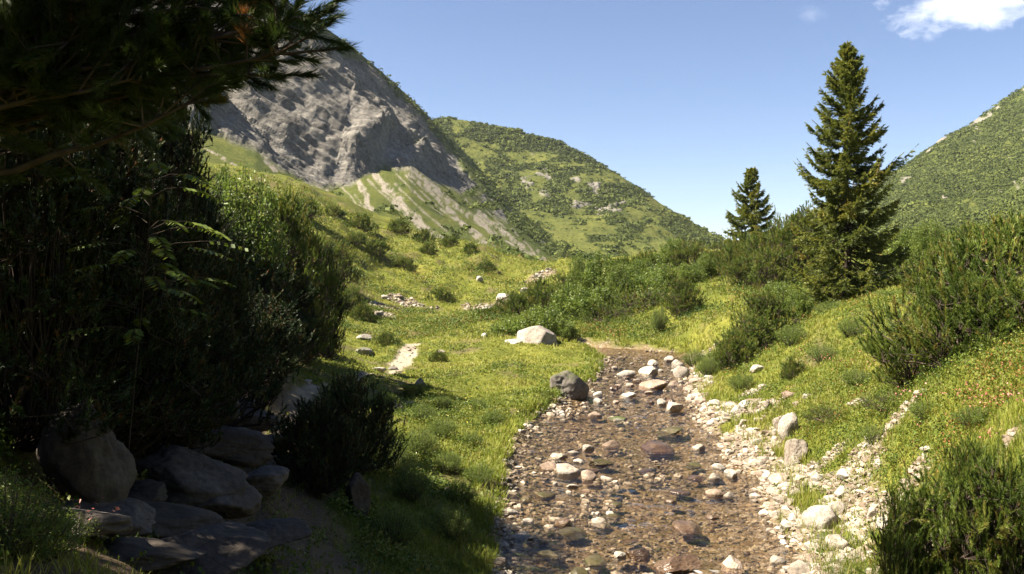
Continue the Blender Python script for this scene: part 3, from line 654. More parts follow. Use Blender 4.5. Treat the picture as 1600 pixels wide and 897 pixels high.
def make_spruce(seed, H, prof, extra=(), whorl=.36, tw=22, n=22, ln=.12, wd=.035, dens=1.0):
    """prof: list of (height fraction, radius); extra: (height fraction, azimuth, length)"""
    rng=np.random.default_rng(seed); fol=Bag(); wood=Bag(); br=[]
    zz=np.linspace(0,H,26); lean=np.stack([.06*np.sin(zz*.7),.05*np.cos(zz*.5)-.05,zz],1)
    tube(wood,lean,np.interp(zz/H,[0,.05,1],[.021*H,.015*H,.012]),9)
    hs=[];z=.05*H
    while z<H*.985:
        m=max(3,int(round((6 if z<.7*H else 4.5)*dens+rng.normal()*.8))); a0=rng.random()*6.28
        for k in range(m):
            a=a0+k*6.28/m+rng.normal()*.22; L=np.interp(z/H,[p[0] for p in prof],[p[1] for p in prof])*rng.choice([.62,.8,.95,1.05,1.18],p=[.13,.25,.32,.2,.1])
            hs.append((z+rng.normal()*.08,a,L))
        z+=whorl*(1-.45*z/H)*(.8+.4*rng.random())
    hs+= [(f*H,a,L) for f,a,L in extra]
    for z,a,L in hs:
        L=max(L,.12); f=z/H; o=np.array([math.cos(a),math.sin(a),0]); c0=np.array([np.interp(z,zz,lean[:,0]),np.interp(z,zz,lean[:,1]),z])
        slope=np.interp(f,[0,.35,.7,1],[-.32,-.12,.25,1.0])+rng.normal()*.08; sag=np.interp(f,[0,.5,1],[.30,.26,.05])
        q=np.linspace(0,1,9)
        pts=c0+o*(q*L)[:,None]+np.array([0,0,1])*((slope*q-sag*np.sin(q*np.pi*.9)*.6+.22*q**3)*L)[:,None]+np.cumsum(rng.normal(size=(9,3))*.012*L,axis=0)
        tube(wood,pts,np.linspace(.012+.012*L,.004,9),5)
        m=max(4,int(tw*(.35+.65*min(L/1.6,1.3))))
        t=rng.uniform(.12,1,m)**.8; P0=np.stack([np.interp(t,q,pts[:,i]) for i in range(3)],1)
        sd=rng.choice([-1,1],m); side=np.array([-o[1],o[0],0])
        tl=(.16+.34*L*(1-t)**.7*np.clip(t*3,0,1))*rng.uniform(.6,1.15,m)
        fw=unit(pts[-1]-pts[0])
        d=unit(fw*.75+side*(sd*rng.uniform(.45,1.0,m))[:,None]+np.array([0,0,1])*rng.normal(size=(m,1))*.18+np.array([0,0,-.22]))
        bt=.42+.14*rng.normal()
        needles(fol,P0,d*tl[:,None],n,ln,wd,.5,1.1,rng,np.clip(bt+.25*(t-.5)+.06*rng.normal(size=m),0,.9),.09,.0)
        # hanging twiglets
        k=max(2,m//2); t2=rng.uniform(.2,.95,k); P2=np.stack([np.interp(t2,q,pts[:,i]) for i in range(3)],1)
        d2=unit(np.array([0,0,-1])+rng.normal(size=(k,3))*.35+o*.3)*(.10+.16*L**.5*rng.random((k,1)))*(1-.5*f)
        needles(fol,P2,d2,n//2,ln,wd,.4,.9,rng,np.clip(bt-.18,.05,.8),.08,.0)
        needles(fol,pts[-2:-1],(pts[-1:]-pts[-2:-1])*1.8,n,ln*.9,wd,.3,.9,rng,min(.88,bt+.25),.06)
        if f>.82 and rng.random()<.45:   # brown cones near the top
            needles(fol,P2[:1],np.array([[0,0,-.16]]),10,.07,.04,.2,.6,rng,1.0,.0)
    needles(fol,np.array([[lean[-1,0],lean[-1,1],H*.955]]),np.array([[0,0,H*.05]]),n,ln,wd,.2,.8,rng,.6)
    return fol.mesh('spruce_crown',[M['spruce']]), wood.mesh('spruce_trunk',[M['bark_dark']],True)

# small meshes shared by the copies
PROTO={}
FAM={}
def family(key,seeds,**k):
    """the same kind of bush in four proportions (height over radius)"""
    FAM[key]=[]
    for i,A in enumerate((.55,1.0,1.7,2.9)):
        kk=dict(k); kk['heads']=int(k['heads']*(.55+.55*A)); PROTO[f'{key}{i}']=make_mugo(key,seeds+i,1.0,A,**kk); FAM[key].append((A,f'{key}{i}'))
family('mugo_near',110,heads=92,per=8,sl=.23,n=120,ln=.055,wd=.0085)
family('mugo_near2',120,heads=88,per=8,sl=.23,n=120,ln=.055,wd=.0085)
family('mugo_mid',130,heads=96,per=8,sl=.19,n=46,ln=.058,wd=.017)
family('mugo_mid2',140,heads=90,per=8,sl=.19,n=46,ln=.058,wd=.017)
family('mugo_shade_tone',150,heads=130,per=8,sl=.18,n=56,ln=.052,wd=.012,mat='pine_dark',barkm='bark_dark')
family('mugo_shade_tone2',160,heads=124,per=8,sl=.19,n=56,ln=.052,wd=.012,mat='pine_dark',barkm='bark_dark')
family('mugo_far',170,heads=60,per=8,sl=.19,n=18,ln=.085,wd=.042)
family('mugo_far2',180,heads=56,per=8,sl=.18,n=18,ln=.085,wd=.042)
def leafy_family(key,seed,stems,per,size,**k):
    FAM[key]=[]
    for i,A in enumerate((.5,.9,1.5,2.6)):
        PROTO[f'{key}{i}']=make_leafy(key,seed+i,1.0,A,stems=int(stems*(.6+.5*A)),per=int(per*(.7+.35*A)),size=size,**k); FAM[key].append((A,f'{key}{i}'))
leafy_family('willow',190,50,100,.062)
leafy_family('willow2',200,44,100,.068,upright=.8)
leafy_family('willow_near',220,60,110,.04)
PROTO['juniper']=make_mugo('juniper',23,1.0,.6,heads=60,per=8,sl=.24,n=26,ln=.05,wd=.016,upr=.28)
# ------------------------------------------------------------------ shrubs, placed one by one
def shrub(proto, x, y, R_, H, label, cat='shrub', group=None, name=None, rng=R, stems=True, squash=1.0, z=None):
    key=proto
    if proto in FAM: key=min(FAM[proto],key=lambda q:abs(math.log(H/max(R_,.05)/q[0])))[1]
    fm,wm,R0,H0=PROTO[key]
    nm=name or ('willow_shrub' if 'willow' in proto else 'juniper_shrub' if 'juniper' in proto else 'dwarf_pine')
    o=link(nm,None,label=label,cat=cat,group=group,loc=(x,y,(hz(x,y) if z is None else z)-.04),rot=(0,0,rng.random()*6.28),scale=(R_/R0,R_/R0*squash,(1.12 if proto in FAM else 1.0)*H/H0))
    link('foliage',fm,o)
    if stems and wm is not None: link('stems',wm,o)
    return o
def shrub_px(proto,px,d,top,w,label,grow=1.0,**k):
    x=(px-800)/F*d; z=hz(x,d); H=max(.25,-(top-HOR)/F*d-z)*1.02; return shrub(proto,x,d,w/2/F*d*1.12*grow,H,label,**k)
def shrub_g(proto,px,row,w,h,label,**k):
    g=ground(px,row); d=g[1]; return shrub(proto,g[0],d+.3*w/F*d,w/2/F*d*1.1,h/F*d*1.1,label,**k)

G1='dark pines and bushes crowding the shaded left side'
for a in [('mugo_shade_tone',20,7.6,215,330,'dark dwarf pine at the left picture edge behind the upright rock block'),
 ('mugo_shade_tone2',130,9.0,185,300,'tall dark dwarf pine filling the shade under the overhanging branches'),
 ('mugo_shade_tone',225,10.8,190,200,'dark dwarf pine whose right side is cut against the rock face'),
 ('mugo_shade_tone2',45,12,150,360,'blackish dwarf pine deep in the shade below the hanging pine boughs'),
 ('mugo_shade_tone',180,14,150,260,'tallest dark dwarf pine, its top meeting the overhanging boughs'),
 ('mugo_shade_tone2',262,15,228,130,'narrow dark dwarf pine with spiky top against the bright meadow slope'),
 ('mugo_shade_tone',305,18,335,150,'dark dwarf pine below the sunlit leafy bush'),
 ('mugo_shade_tone2',215,12,390,240,'low dark dwarf pine in the black shade above the trail'),
 ('mugo_shade_tone',340,23,392,190,'dark dwarf pine hanging over the shaded bank beside the trail'),
 ('mugo_shade_tone2',418,26.5,402,150,'dark green dwarf pine at the right edge of the left thicket'),
 ('mugo_shade_tone2',70,8.6,330,330,'dark dwarf pine low over the upright rock block'),('mugo_shade_tone',235,10.4,430,220,'dark dwarf pine low beside the upright rock block'),('mugo_shade_tone2',310,14,430,190,'low dark dwarf pine over the rock wall by the trail'),
 ('mugo_shade_tone2',398,20.5,474,150,'low dark dwarf pine at the trail side under the left thicket'),
 ('mugo_shade_tone',100,9.5,400,260,'black shaded dwarf pine close behind the upright rock block')]:
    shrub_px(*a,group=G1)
shrub_px('willow',378,24.5,272,150,'sunlit leafy green bush rising above the dark left thicket',group=G1)
shrub_px('willow2',328,23,290,90,'leafy bush half in shade beside the dark pines on the left',group=G1)
shrub_px('willow2',350,27,266,110,'bright leafy bush top behind the dark thicket on the left',group=G1)
shrub_px('mugo_mid',436,27,338,110,'half sunlit dwarf pine right of the bright leafy bush on the left',group=G1)
shrub_px('mugo_mid2',470,29,365,84,'brownish green dwarf pine on the sunlit rim of the left thicket',group=G1)
shrub_px('mugo_shade_tone',506,32,406,54,'small dark dwarf pine at the far right tip of the left thicket',group=G1)
shrub_px('mugo_mid',385,25,400,130,'dwarf pine in dappled light in the middle of the left thicket',group=G1)

G2='dwarf pines scattered on the left meadow slope'
for a in [('mugo_far',560,360,40,22,'round dwarf pine on the open upper left slope below the scree'),
 ('mugo_far2',478,344,44,24,'dwarf pine beside the top of the left thicket on the grass slope'),
 ('mugo_far',520,340,28,16,'small dwarf pine just right of a bigger one high on the left slope'),
 ('mugo_far2',585,403,44,20,'low dark dwarf pine in the middle of the left meadow slope'),
 ('mugo_far',553,385,34,14,'flat dwarf pine above the low dark one on the left meadow'),
 ('mugo_far2',622,367,38,18,'dwarf pine on the meadow crest just under the scree fans'),
 ('mugo_far',660,380,26,16,'upright dwarf pine on the meadow crest under the widest scree tongue'),
 ('mugo_far2',700,388,30,15,'dwarf pine on the meadow crest right of the scree tongue'),
 ('mugo_far',668,402,22,14,'small round dwarf pine just below the meadow crest'),
 ('mugo_mid',518,448,66,56,'large dark dwarf pine with long shadow right of the left thicket'),
 ('mugo_mid2',545,492,52,34,'dark dwarf pine above the trail where the meadow flattens'),
 ('mugo_mid',565,503,34,22,'small dark dwarf pine beside the stony bare patch on the meadow'),
 ('mugo_mid2',502,470,46,30,'dwarf pine in the shadow at the foot of the large dark one'),
 ('mugo_far',692,474,36,16,'low shrub in the meadow near the gravel spots'),
 ('mugo_mid2',462,560,92,72,'sunlit olive dwarf pine standing above the shaded bend of the trail'),
 ('mugo_mid',492,548,48,44,'dwarf pine tight against the sunlit olive one above the trail'),
 ('mugo_mid2',603,540,34,16,'low tuft of dwarf pine in the meadow left of the sandy trail'),
 ('mugo_mid',685,566,26,14,'tiny dwarf pine in the grass right of the sandy trail'),
 ('mugo_mid2',640,622,40,16,'low dwarf pine in the meadow just below the trail'),
 ('mugo_far2',735,398,26,13,'dwarf pine at the right end of the meadow crest row'),
 ('mugo_far',630,425,30,12,'flat shrub in the hummocky middle of the meadow slope'),
 ('mugo_far2',760,425,30,12,'flat shrub on the right of the hummocky meadow slope')]:
    shrub_g(*a,group=G2)
shrub_px('mugo_shade_tone2',548,15.2,606,132,'dark bushy dwarf pine in shade between the trail and the stream meadow',squash=.8)
shrub_px('mugo_shade_tone',492,13.0,640,120,'black shaded dwarf pine low on the bank right of the rocky trail')

G3='bushes on the bank around the white boulder'
for a in [('willow',905,67,398,44,'pale green leafy bush standing tall at the left of the leafy group'),('willow2',938,64,393,66,'tallest leafy green bush above the white boulder'),('willow',968,62,412,46,'leafy bush right beside the tallest leafy one'),
 ('willow2',925,58,446,90,'broad bright leafy bush at the foot of the tall leafy ones'),
 ('mugo_mid',775,61,482,54,'dark dwarf pine at the meadow end of the pine row'),('mugo_mid2',806,63,462,58,'dwarf pine second from the meadow in the slanting pine row'),('mugo_mid',845,66,450,70,'dwarf pine in the middle of the slanting pine row'),('mugo_mid2',884,70,436,62,'dwarf pine at the upper end of the slanting pine row'),
 ('willow',848,49.3,478,92,'dense leafy bush capping the white boulder'),('willow2',800,50.5,500,74,'light green leafy bush left of the white boulder'),('willow2',886,48.2,504,40,'small leafy bush right of the white boulder'),
 ('juniper',1000,58,447,120,'flat dark juniper spread over the green bank'),('juniper',955,56,470,70,'low juniper below the flat dark one'),('mugo_mid',1066,52,442,52,'small dark dwarf pine alone on the green bank'),
 ('willow2',1003,69,404,64,'light leafy bush at the left of the skyline thicket'),('willow',1035,66,412,66,'broad leafy bush below the pale leafy skyline bush'),('willow2',893,61,440,70,'leafy bush between the pine row and the tallest leafy bushes'),('willow',1008,63,428,90,'wide low leafy bush above the flat dark juniper'),('willow2',1078,65,410,56,'leafy bush in the middle front of the skyline thicket'),
 ('willow_near',1030,50,478,30,'tiny leafy bush in the middle of the green bank')]:
    shrub_px(*a,group=G3)
G4='pine thicket on the skyline behind the right bank'
for a in [('mugo_mid',985,79,404,56,'dwarf pine at the left end of the skyline thicket'),('mugo_mid2',1018,76,398,60,'dwarf pine left of the pale leafy skyline bush'),('willow2',1052,73,372,56,'pale leafy bush sticking up from the skyline thicket'),('mugo_mid',1078,72,384,60,'dwarf pine right of the pale leafy skyline bush'),
 ('willow',1102,66,396,40,'leafy bush low in front of the skyline thicket'),('mugo_mid2',1128,68,386,60,'dwarf pine left of the small distant spruce'),('mugo_mid',1160,64,380,70,'dwarf pine in front of the small distant spruce'),('mugo_mid2',1192,60,372,70,'dense dwarf pine right of the small distant spruce'),
 ('mugo_mid',1226,58,352,76,'tall dwarf pine clump left of the big spruce'),('mugo_mid2',1258,57,340,70,'highest dwarf pine touching the left side of the big spruce'),('mugo_mid',1205,54,398,70,'dark dwarf pine at the front of the skyline thicket'),('mugo_mid2',1163,57,404,54,'small dwarf pine at the front left of the skyline thicket')]:
    shrub_px(*a,group=G4)
G5='bushes on the slope under the big spruce'
for a in [('mugo_mid',1196,38,468,84,'dwarf pine at the top of the dark strip running down to the stream'),('mugo_mid2',1172,36,500,84,'dwarf pine in the middle of the dark strip running down to the stream'),('mugo_mid',1150,34.5,530,70,'dwarf pine at the foot of the dark strip above the stream'),
 ('willow',1220,42,440,76,'grey green leafy bush left of the big spruce'),('willow2',1248,40,452,50,'leafy bush between the big spruce and the dark pine strip'),('willow_near',1120,36,548,52,'low leafy bush at the water side of the pine strip'),('willow_near',1085,39,545,40,'small leafy bush at the upper end of the stream stones'),
 ('willow_near',1238,32,506,54,'small leafy bush on the grass slope below the big spruce'),('willow2',1425,47,356,80,'light green leafy bush right behind the big spruce'),('willow',1452,45,346,60,'leafy bush second from the big spruce on its right'),('willow2',1388,44.5,410,80,'leafy bush in the shadow right of the big spruce'),('willow_near',1405,36,452,80,'leafy bush on the slope right below the big spruce'),
 ('willow_near',1300,38.5,470,60,'low leafy bush at the foot of the big spruce')]:
    shrub_px(*a,group=G5)
G6='mountain pines on the right bank'
for a in [('mugo_near',1497,17.6,448,210,'large sunlit mountain pine bush on the right bank'),('mugo_near2',1590,17.0,436,190,'large mountain pine bush cut by the right picture edge'),('mugo_near',1432,18.2,512,100,'low spreading mountain pine left of the large one'),
 ('mugo_mid2',1560,25,376,170,'mountain pine on the upper right slope behind the large bushes'),('mugo_mid',1480,28,388,100,'mountain pine between the large bush and the leafy ones'),('mugo_mid2',1605,28,346,150,'highest mountain pine at the upper right picture edge'),('mugo_mid',1525,33,358,80,'smaller mountain pine on the skyline of the right bank'),
 ('mugo_near2',1478,9.6,768,180,'foreground mountain pine at the lower right beside the stones'),('mugo_near',1572,9.2,742,190,'foreground mountain pine cut by the lower right picture corner'),('mugo_near2',1518,9.9,706,90,'tallest slender foreground mountain pine at the lower right'),('mugo_near',1412,9.4,826,100,'small foreground mountain pine nearest the pale stones')]:
    shrub_px(*a,group=G6)
shrub_px('willow_near',5,4.6,735,200,'leafy plant in the lower left picture corner')
shrub_px('willow_near',75,5.4,800,150,'leafy plant with red blossoms near the lower left corner')
shrub_px('willow_near',45,4.9,842,190,'low leafy plant along the bottom edge in the lower left')
G7='leafy low bushes on the left bank above the stream meadow'
for a in [('willow_near',618,745,70,48,'leafy bush at the edge of the big shadow left of the meadow'),('willow_near',655,720,66,44,'round leafy bush in the sun above the shadow edge'),('willow_near',690,690,56,30,'low leafy bush in the middle of the near meadow'),
 ('willow_near',640,790,70,56,'leafy bush half in shadow on the near bank'),('willow_near',770,668,50,22,'flat leafy bush at the left water edge above the pebble heap'),('willow_near',748,760,60,30,'leafy bush at the left water edge below the dark mossy stone'),('willow_near',715,790,64,36,'leafy bush on the near left bank close to the flat bank stone'),('willow_near',690,640,40,18,'small leafy bush in the meadow right of the trail'),
 ('willow_near',700,745,50,30,'low leafy bush beside the dark lumpy stone'),('willow_near',735,700,44,22,'smallest leafy bush toward the stream in the near meadow'),
 ('willow_near',590,690,60,40,'leafy bush touching the dark bushy pine on its right'),('willow_near',660,660,50,24,'flat leafy bush up the near meadow'),('willow_near',745,640,44,18,'flat leafy bush between trail and dark bank boulder'),('willow_near',600,640,46,26,'leafy bush right behind the dark bushy pine'),
 ('willow_near',700,850,80,50,'leafy bush in deep shadow near the bottom of the bank'),('willow_near',610,860,90,60,'leafy bush in deep shadow at the bottom of the picture')]:
    shrub_g(*a,group=G7)

for a in [('willow_near',1292,566,54,26,'small leafy shrub on the right bank below the big spruce skirt'),('willow_near',1345,606,60,26,'small leafy shrub in the middle of the right bank grass'),('juniper',1402,634,80,26,'low juniper mat left below the large sunlit mountain pine'),
 ('willow_near',1335,528,50,24,'small leafy shrub between the big spruce and the large mountain pine'),('mugo_mid',1243,592,40,24,'tiny dwarf pine in the grass above the stony bank'),('willow_near',1455,655,64,26,'leafy shrub among red blossoms under the large mountain pine'),('willow_near',1535,668,70,30,'leafy shrub among red blossoms near the right picture edge'),('willow_near',1375,692,60,28,'leafy shrub above the upright pale block'),
 ('willow_near',1165,612,50,28,'leafy shrub at the upper tip of the stony bank'),('juniper',1310,660,70,22,'juniper mat on the bank above the angular white stone'),('willow_near',1110,590,40,30,'leafy shrub leaning over the right edge of the upper stream')]:
    shrub_g(*a,group='small shrubs in the grass of the right bank')
# ------------------------------------------------------------------ spruces
def spruce(px,d,H,mesh,label,name='spruce_tree',rot=0,z=None):
    x=(px-800)/F*d; o=link(name,None,label=label,cat='tree',loc=(x,d,hz(x,d)-.1 if z is None else z),rot=(0,0,rot))
    link('crown',mesh[0],o); link('trunk',mesh[1],o)
    return o
d0=42.; zb=hz((1322-800)/F*d0,d0)-.1; H0=(HOR-68)/F*d0-zb
big=make_spruce(31,H0,[(0,2.5),(.06,2.8),(.15,2.6),(.28,2.1),(.42,1.75),(.5,1.65),(.6,1.5),(.68,1.3),(.78,1.0),(.86,.68),(.93,.36),(1,.08)],
    extra=[(.50,-.1,2.75),(.505,.25,2.5),(.49,-.45,2.3),(.47,3.2,2.25),(.46,2.8,2.0),(.42,3.45,2.2),(.62,.2,1.9),(.70,.1,1.7),(.36,.1,2.4),(.30,.3,2.6),(.2,0,2.8),(.15,3.0,2.5)],tw=34,n=26,ln=.13,wd=.036,dens=.98)
spruce(1322,d0,H0,big,'tall spruce standing alone on the right bank slope',z=zb)
d1=75.; x1=(1173-800)/F*d1; zb1=hz(x1,d1)-.1; H1=(HOR-266)/F*d1-zb1
small=make_spruce(37,H1,[(0,2.7),(.15,2.6),(.35,2.2),(.55,1.7),(.75,1.05),(.9,.48),(1,.08)],whorl=.36,tw=26,n=18,ln=.17,wd=.06)
spruce(1173,d1,H1,small,'small distant spruce on the skyline of the valley',z=zb1)

# ------------------------------------------------------------------ the pine hanging into the picture, and its neighbours that shade the trail
def make_pine(seed, tips, base, top, near=True):
    rng=np.random.default_rng(seed); fol=Bag(); wood=Bag(); limbs=Bag()
    base=np.array(base,float); top=np.array(top,float); q=np.linspace(0,1,12)[:,None]
    tr=base+(top-base)*q+np.sin(q*5)*np.array([.12,.1,0]); tube(wood,tr,np.linspace(.17,.05,12),10)
    for tip in tips:
        tip=np.array(tip,float); h=np.clip((tip[2]-base[2])/(top[2]-base[2])-.03+rng.normal()*.04,.15,.97)
        o=np.array([np.interp(h,q[:,0],tr[:,i]) for i in range(3)])
        mid=o+(tip-o)*.5+np.array([0,0,-.10])*np.linalg.norm(tip-o)*.4+rng.normal(size=3)*.12
        qq=np.linspace(0,1,12)[:,None]; pts=(1-qq)**2*o+2*qq*(1-qq)*mid+qq*qq*tip; pts[1:-1]+=np.cumsum(rng.normal(size=(10,3))*.02,axis=0)*np.sin(qq[1:-1]*np.pi)
        L=np.linalg.norm(tip-o); tube(limbs,pts,np.linspace(.012+.010*L,.005,12),6)
        m=int(9+5*L) if near else int(6+2*L)
        t=np.clip(1-.62*rng.random(m)**1.5,0,1); t[:4]=1
        P0=np.stack([np.interp(t,qq[:,0],pts[:,i]) for i in range(3)],1)
        fw=unit(pts[-1]-pts[-4]); d=unit(fw*.7+rng.normal(size=(m,3))*.6+np.array([0,0,.25])); l=(.12+.2*rng.random((m,1)))*(1.0 if near else 1.8)
        for a,b in zip(P0,P0+d*l): tube(limbs,np.stack([a,(a+b)/2+rng.normal(size=3)*.01,b]),[.006,.005,.004],4)
        ht=np.clip(.45+.18*rng.normal(size=m),0,.88); ht[rng.random(m)<.02]=1
        if near:
            needles(fol,P0+d*l*.35,d*l*.75,190,.075,.0036,.35,1.05,rng,ht,.08)
            needles(fol,P0+d*l*.9,d*.02,50,.07,.0036,.1,.9,rng,ht,.08)
        else: needles(fol,P0,d*l,60,.12,.016,.3,1.0,rng,ht,.08)
    return fol.mesh('pine_crown',[M['pine_hang' if near else 'pine_dark']]),wood.mesh('pine_trunk',[M['bark_dark']],True),limbs.mesh('pine_limbs',[M['bark' if near else 'bark_dark']],True)
rt=np.random.default_rng(41)
tips=[]
for px,row,d in [(448,32,3.9),(436,84,3.9),(420,52,4.1),(388,116,4.0),(410,12,4.2),(350,66,4.4),(300,118,4.2),(322,62,4.0),(372,14,4.2),(282,132,4.5),(262,62,4.2),(302,10,4.0),(222,102,4.0),(204,32,4.2),(152,122,4.4),(122,62,4.1),(82,22,4.2),(64,132,4.0),(22,82,4.3),(242,150,4.8),(182,172,4.6),(102,182,4.4),(330,135,5.0),(370,38,4.6),(400,-25,4.2),(340,-40,4.0),(240,-40,4.1),(140,-30,4.0),(40,-40,4.0),(340,96,4.6)]:
    tips.append(P(px,row,d))
for i in range(46):
    tips.append(P(rt.uniform(-250,300),rt.uniform(-160,190),rt.uniform(3.8,6.2)))
for i in range(24):
    tips.append(P(rt.uniform(-250,360),rt.uniform(-330,-30),rt.uniform(3.4,5.5)))
for i in range(100):   # unseen boughs added over the trail to block sky light
    y=rt.uniform(1.6,9); tips.append(np.array([rt.uniform(-4.6,-1.0),y,rt.uniform(.33*y+.2,.33*y+.9)]))
bx,by=-4.6,4.9
mm=make_pine(43,tips,(0,0,0),(.4,-.2,4.4)) if False else None
zb2=hz(bx,by)-.15; org=np.array([bx,by,zb2])
fm,wm,lm=make_pine(43,[t-org for t in tips],(0,0,0),(.5,-.3,4.6))
o=link('pine_tree',None,label='dark pine whose boughs hang into the upper left corner',cat='tree',loc=tuple(org))
link('crown',fm,o); link('trunk',wm,o); link('limbs',lm,o)
# neighbours up the slope to the left, and pines added behind the camera: out of the frame, they shade the trail and the foreground
tp=[]
for i in range(110):
    h=rt.uniform(.16,1); a=rt.random()*6.28; r=(2.3*(1-h)**.7+.35)*rt.uniform(.45,1.05); tp.append((math.cos(a)*r,math.sin(a)*r,h*8.0))
pm=make_pine(47,tp,(0,0,0),(.2,.1,8.1),near=False)
G8='pines shading the trail from the slope on the left'
for i,(x,y,s,lb) in enumerate([(-6.8,2.0,.95,'pine on the slope just left of the trail, its shadow on the foreground'),(-7.0,6.2,.95,'pine behind the overhanging one on the left slope'),(-8.6,10.2,.66,'pine behind the dark thicket on the left slope'),(-5.2,-1.6,.9,'pine on the left beside where the photographer stands'),(-9.8,-.6,.8,'pine farther up the left slope from the trail'),(-4.0,-4.6,.8,'pine behind the photographer left of the trail'),(-5.6,4.0,.85,'pine crowding the overhanging one on its left'),(-6.9,9.0,.62,'shorter pine inside the dark thicket on the left'),(2.6,-2.8,1.0,'pine behind the photographer on the stream side'),(-1.2,-3.2,1.0,'pine right behind where the photographer stands'),(5.6,-4.5,1.0,'pine behind the photographer across the stream'),(.6,-6.0,1.1,'tall pine farther behind the photographer'),(-9.0,13.6,.5,'shortest pine at the back of the dark thicket')]):  # the pines added behind the camera stay unseen and cut sky light
    o=link('pine_tree',None,label=lb,cat='tree',group=G8,loc=(x,y,hz(x,y)-.1),rot=(0,0,i*1.3),scale=(s*1.15,s*1.15,s))
    link('crown',pm[0],o); link('trunk',pm[1],o); link('limbs',pm[2],o)

# rowan sapling in the shade
def rowan(px,row,d,label,seed,n=34,size=.36):
    rng=np.random.default_rng(seed); fol=Bag(); wood=Bag(); c=P(px,row,d); zb=hz(c[0],c[1]); H=c[2]-zb
    st=np.stack([np.linspace(-.35,0,8),np.linspace(.15,0,8),np.linspace(0,H,8)],1); tube(wood,st,np.linspace(.010,.004,8),5)
    for i in range(n):
        h=H*(1-.45*rng.random()); b=np.array([np.interp(h,st[:,2],st[:,0]),np.interp(h,st[:,2],st[:,1]),h])
        a=rng.random()*6.28; o=np.array([math.cos(a),math.sin(a),0]); L=size*(.8+.5*rng.random()); br=.25+.35*rng.random()
        b2=b+o*br+np.array([0,0,.10]); tube(wood,np.stack([b,(b+b2)/2+[0,0,.03],b2]),[.005,.004,.003],4)
        t=np.linspace(0,1,9); rach=b2+o*(t*L)[:,None]+np.array([0,0,1])*(.05*t-.28*t*t)[:,None]*L
        tube(wood,rach,.0018,4); sd=np.array([-o[1],o[0],0])
        for s in (-1,1):
            for k in range(1,9):
                l=.10*(1-.35*abs(k-4)/4); p0=rach[k]; dr=unit(sd*s+o*.45+np.array([0,0,-.45])); nn=unit(np.cross(dr,sd*s+[0,0,1.2])); w=unit(unit(np.cross(dr,[0,0,1]))+np.array([0,0,1])*rng.uniform(.4,1.4)*rng.choice([-1,1]))*l*.20
                V=np.stack([p0,p0+dr*l*.5+w,p0+dr*l,p0+dr*l*.5-w]); fol.addq(V,[[0,1,2,3]],np.clip(.45+.1*rng.normal(),0,1))
    o=link('rowan_sapling',None,label=label,cat='sapling',loc=(c[0],c[1],zb)); link('foliage',fol.mesh('rowan_foliage',[M['cover']]),o); link('stem',wood.mesh('rowan_stem',[M['bark_dark']],True),o)
rowan(240,272,7.6,'rowan sapling with feathery leaves in front of the dark pines',51)
# ------------------------------------------------------------------ rocks and stones
def rock_mesh(name, seed, sub=3, planes=11, rough=.10, flat=1.0, mat='rock_pale', nscale=1.6, shade=True, strata=0, hr=(.55,.95), cuts=None, k=24.):
    rng=np.random.default_rng(seed); V,T=ico(sub)
    nr=rand_dir(planes,rng); nr[:,2]*=flat; nr=unit(nr); h=rng.uniform(hr[0],hr[1],planes)
    r=np.full(len(V),1.0)
    if cuts: nr=unit(np.array([c[:3] for c in cuts],float)); h=np.array([c[3] for c in cuts])
    dt=V@nr.T; cut=np.where(dt>.05,h/np.maximum(dt,.05),9)
    r=-np.log(np.exp(-k*cut).sum(1)+np.exp(-k*1.05))/k
    r=r*(1+rough*fbm(V[:,0]*nscale+seed,V[:,1]*nscale,V[:,2]*nscale,oct=4,seed=seed)+rough*.5*fbm(V[:,0]*5,V[:,1]*5+seed,V[:,2]*5,oct=3,seed=seed+3,ridged=True))
    Pv=V*r[:,None]
    if strata: Pv*=1+strata*np.sign(np.sin(Pv[:,2:3]*9+2*fbm(V[:,0]*2,V[:,1]*2,V[:,2]*2,oct=2,seed=seed)[:,None]))
    Pv-=(Pv.max(0)+Pv.min(0))/2; Pv/=np.abs(Pv).max(0)
    return mesh_np(name,Pv,T,smooth_shade=shade,mats=[M[mat]])
SHAPES=[('angular',1,9,.08,1.0),('blocky',2,7,.07,1.0),('jagged',3,14,.15,1.0),('rounded',4,13,.10,1.0),('wedge shaped',5,6,.08,.9),('lumpy',6,18,.16,1.0),('slab like',7,8,.07,1.5),('smooth',8,18,.06,1.0)]
_rm={}
def rmesh(shape,mat,sub=3):
    k=(shape,mat,sub)
    if k not in _rm:
        s=[q for q in SHAPES if q[0]==shape][0]; _rm[k]=rock_mesh('stone',s[1]*17,sub,s[2],s[3],s[4],mat,shade=(shape in('rounded','smooth')) )
    return _rm[k]
LAND=[]   # (x,y,short phrase)
USED=set()
def stone_at(x,y,z,sx,sy,sz,shape,mat,label,cat='stone',group=None,name='stone',sub=3,ref=None,rot=None,rng=R):
    o=link(name,rmesh(shape,mat,sub),label=label,cat=cat,group=group,loc=(x,y,z),scale=(sx,sy,sz),rot=rot or (rng.normal()*.12,rng.normal()*.12,rng.random()*6.28))
    USED.add(label)
    if ref: LAND.append((x,y,ref))
    return o
def stone_px(px,row,w,h,shape,mat,label,ref=None,water=False,**k):
    if water:
        d=row2d(row); x=(px-800)/F*d; z0=max(hz(x,d),zw(d)-.05)
    else:
        g=ground(px,row); x,d,z0=g
    sx=w/2/F*d; sy=sx*.85; el=max(.06,(row-HOR)/F)
    vis=h/F*d; sz=max(.26*sx,(vis-1.1*sy*el)*.66)
    return stone_at(x,d+sy*.75,z0+sz*.30,sx,sy,sz,shape,mat,label,ref=ref,**k)
S=stone_px
GS='stones standing in the stream'; GB='stones on the eroded right bank'; GM='rocks lying in the meadow'; GU='stones at the upper end of the stream'
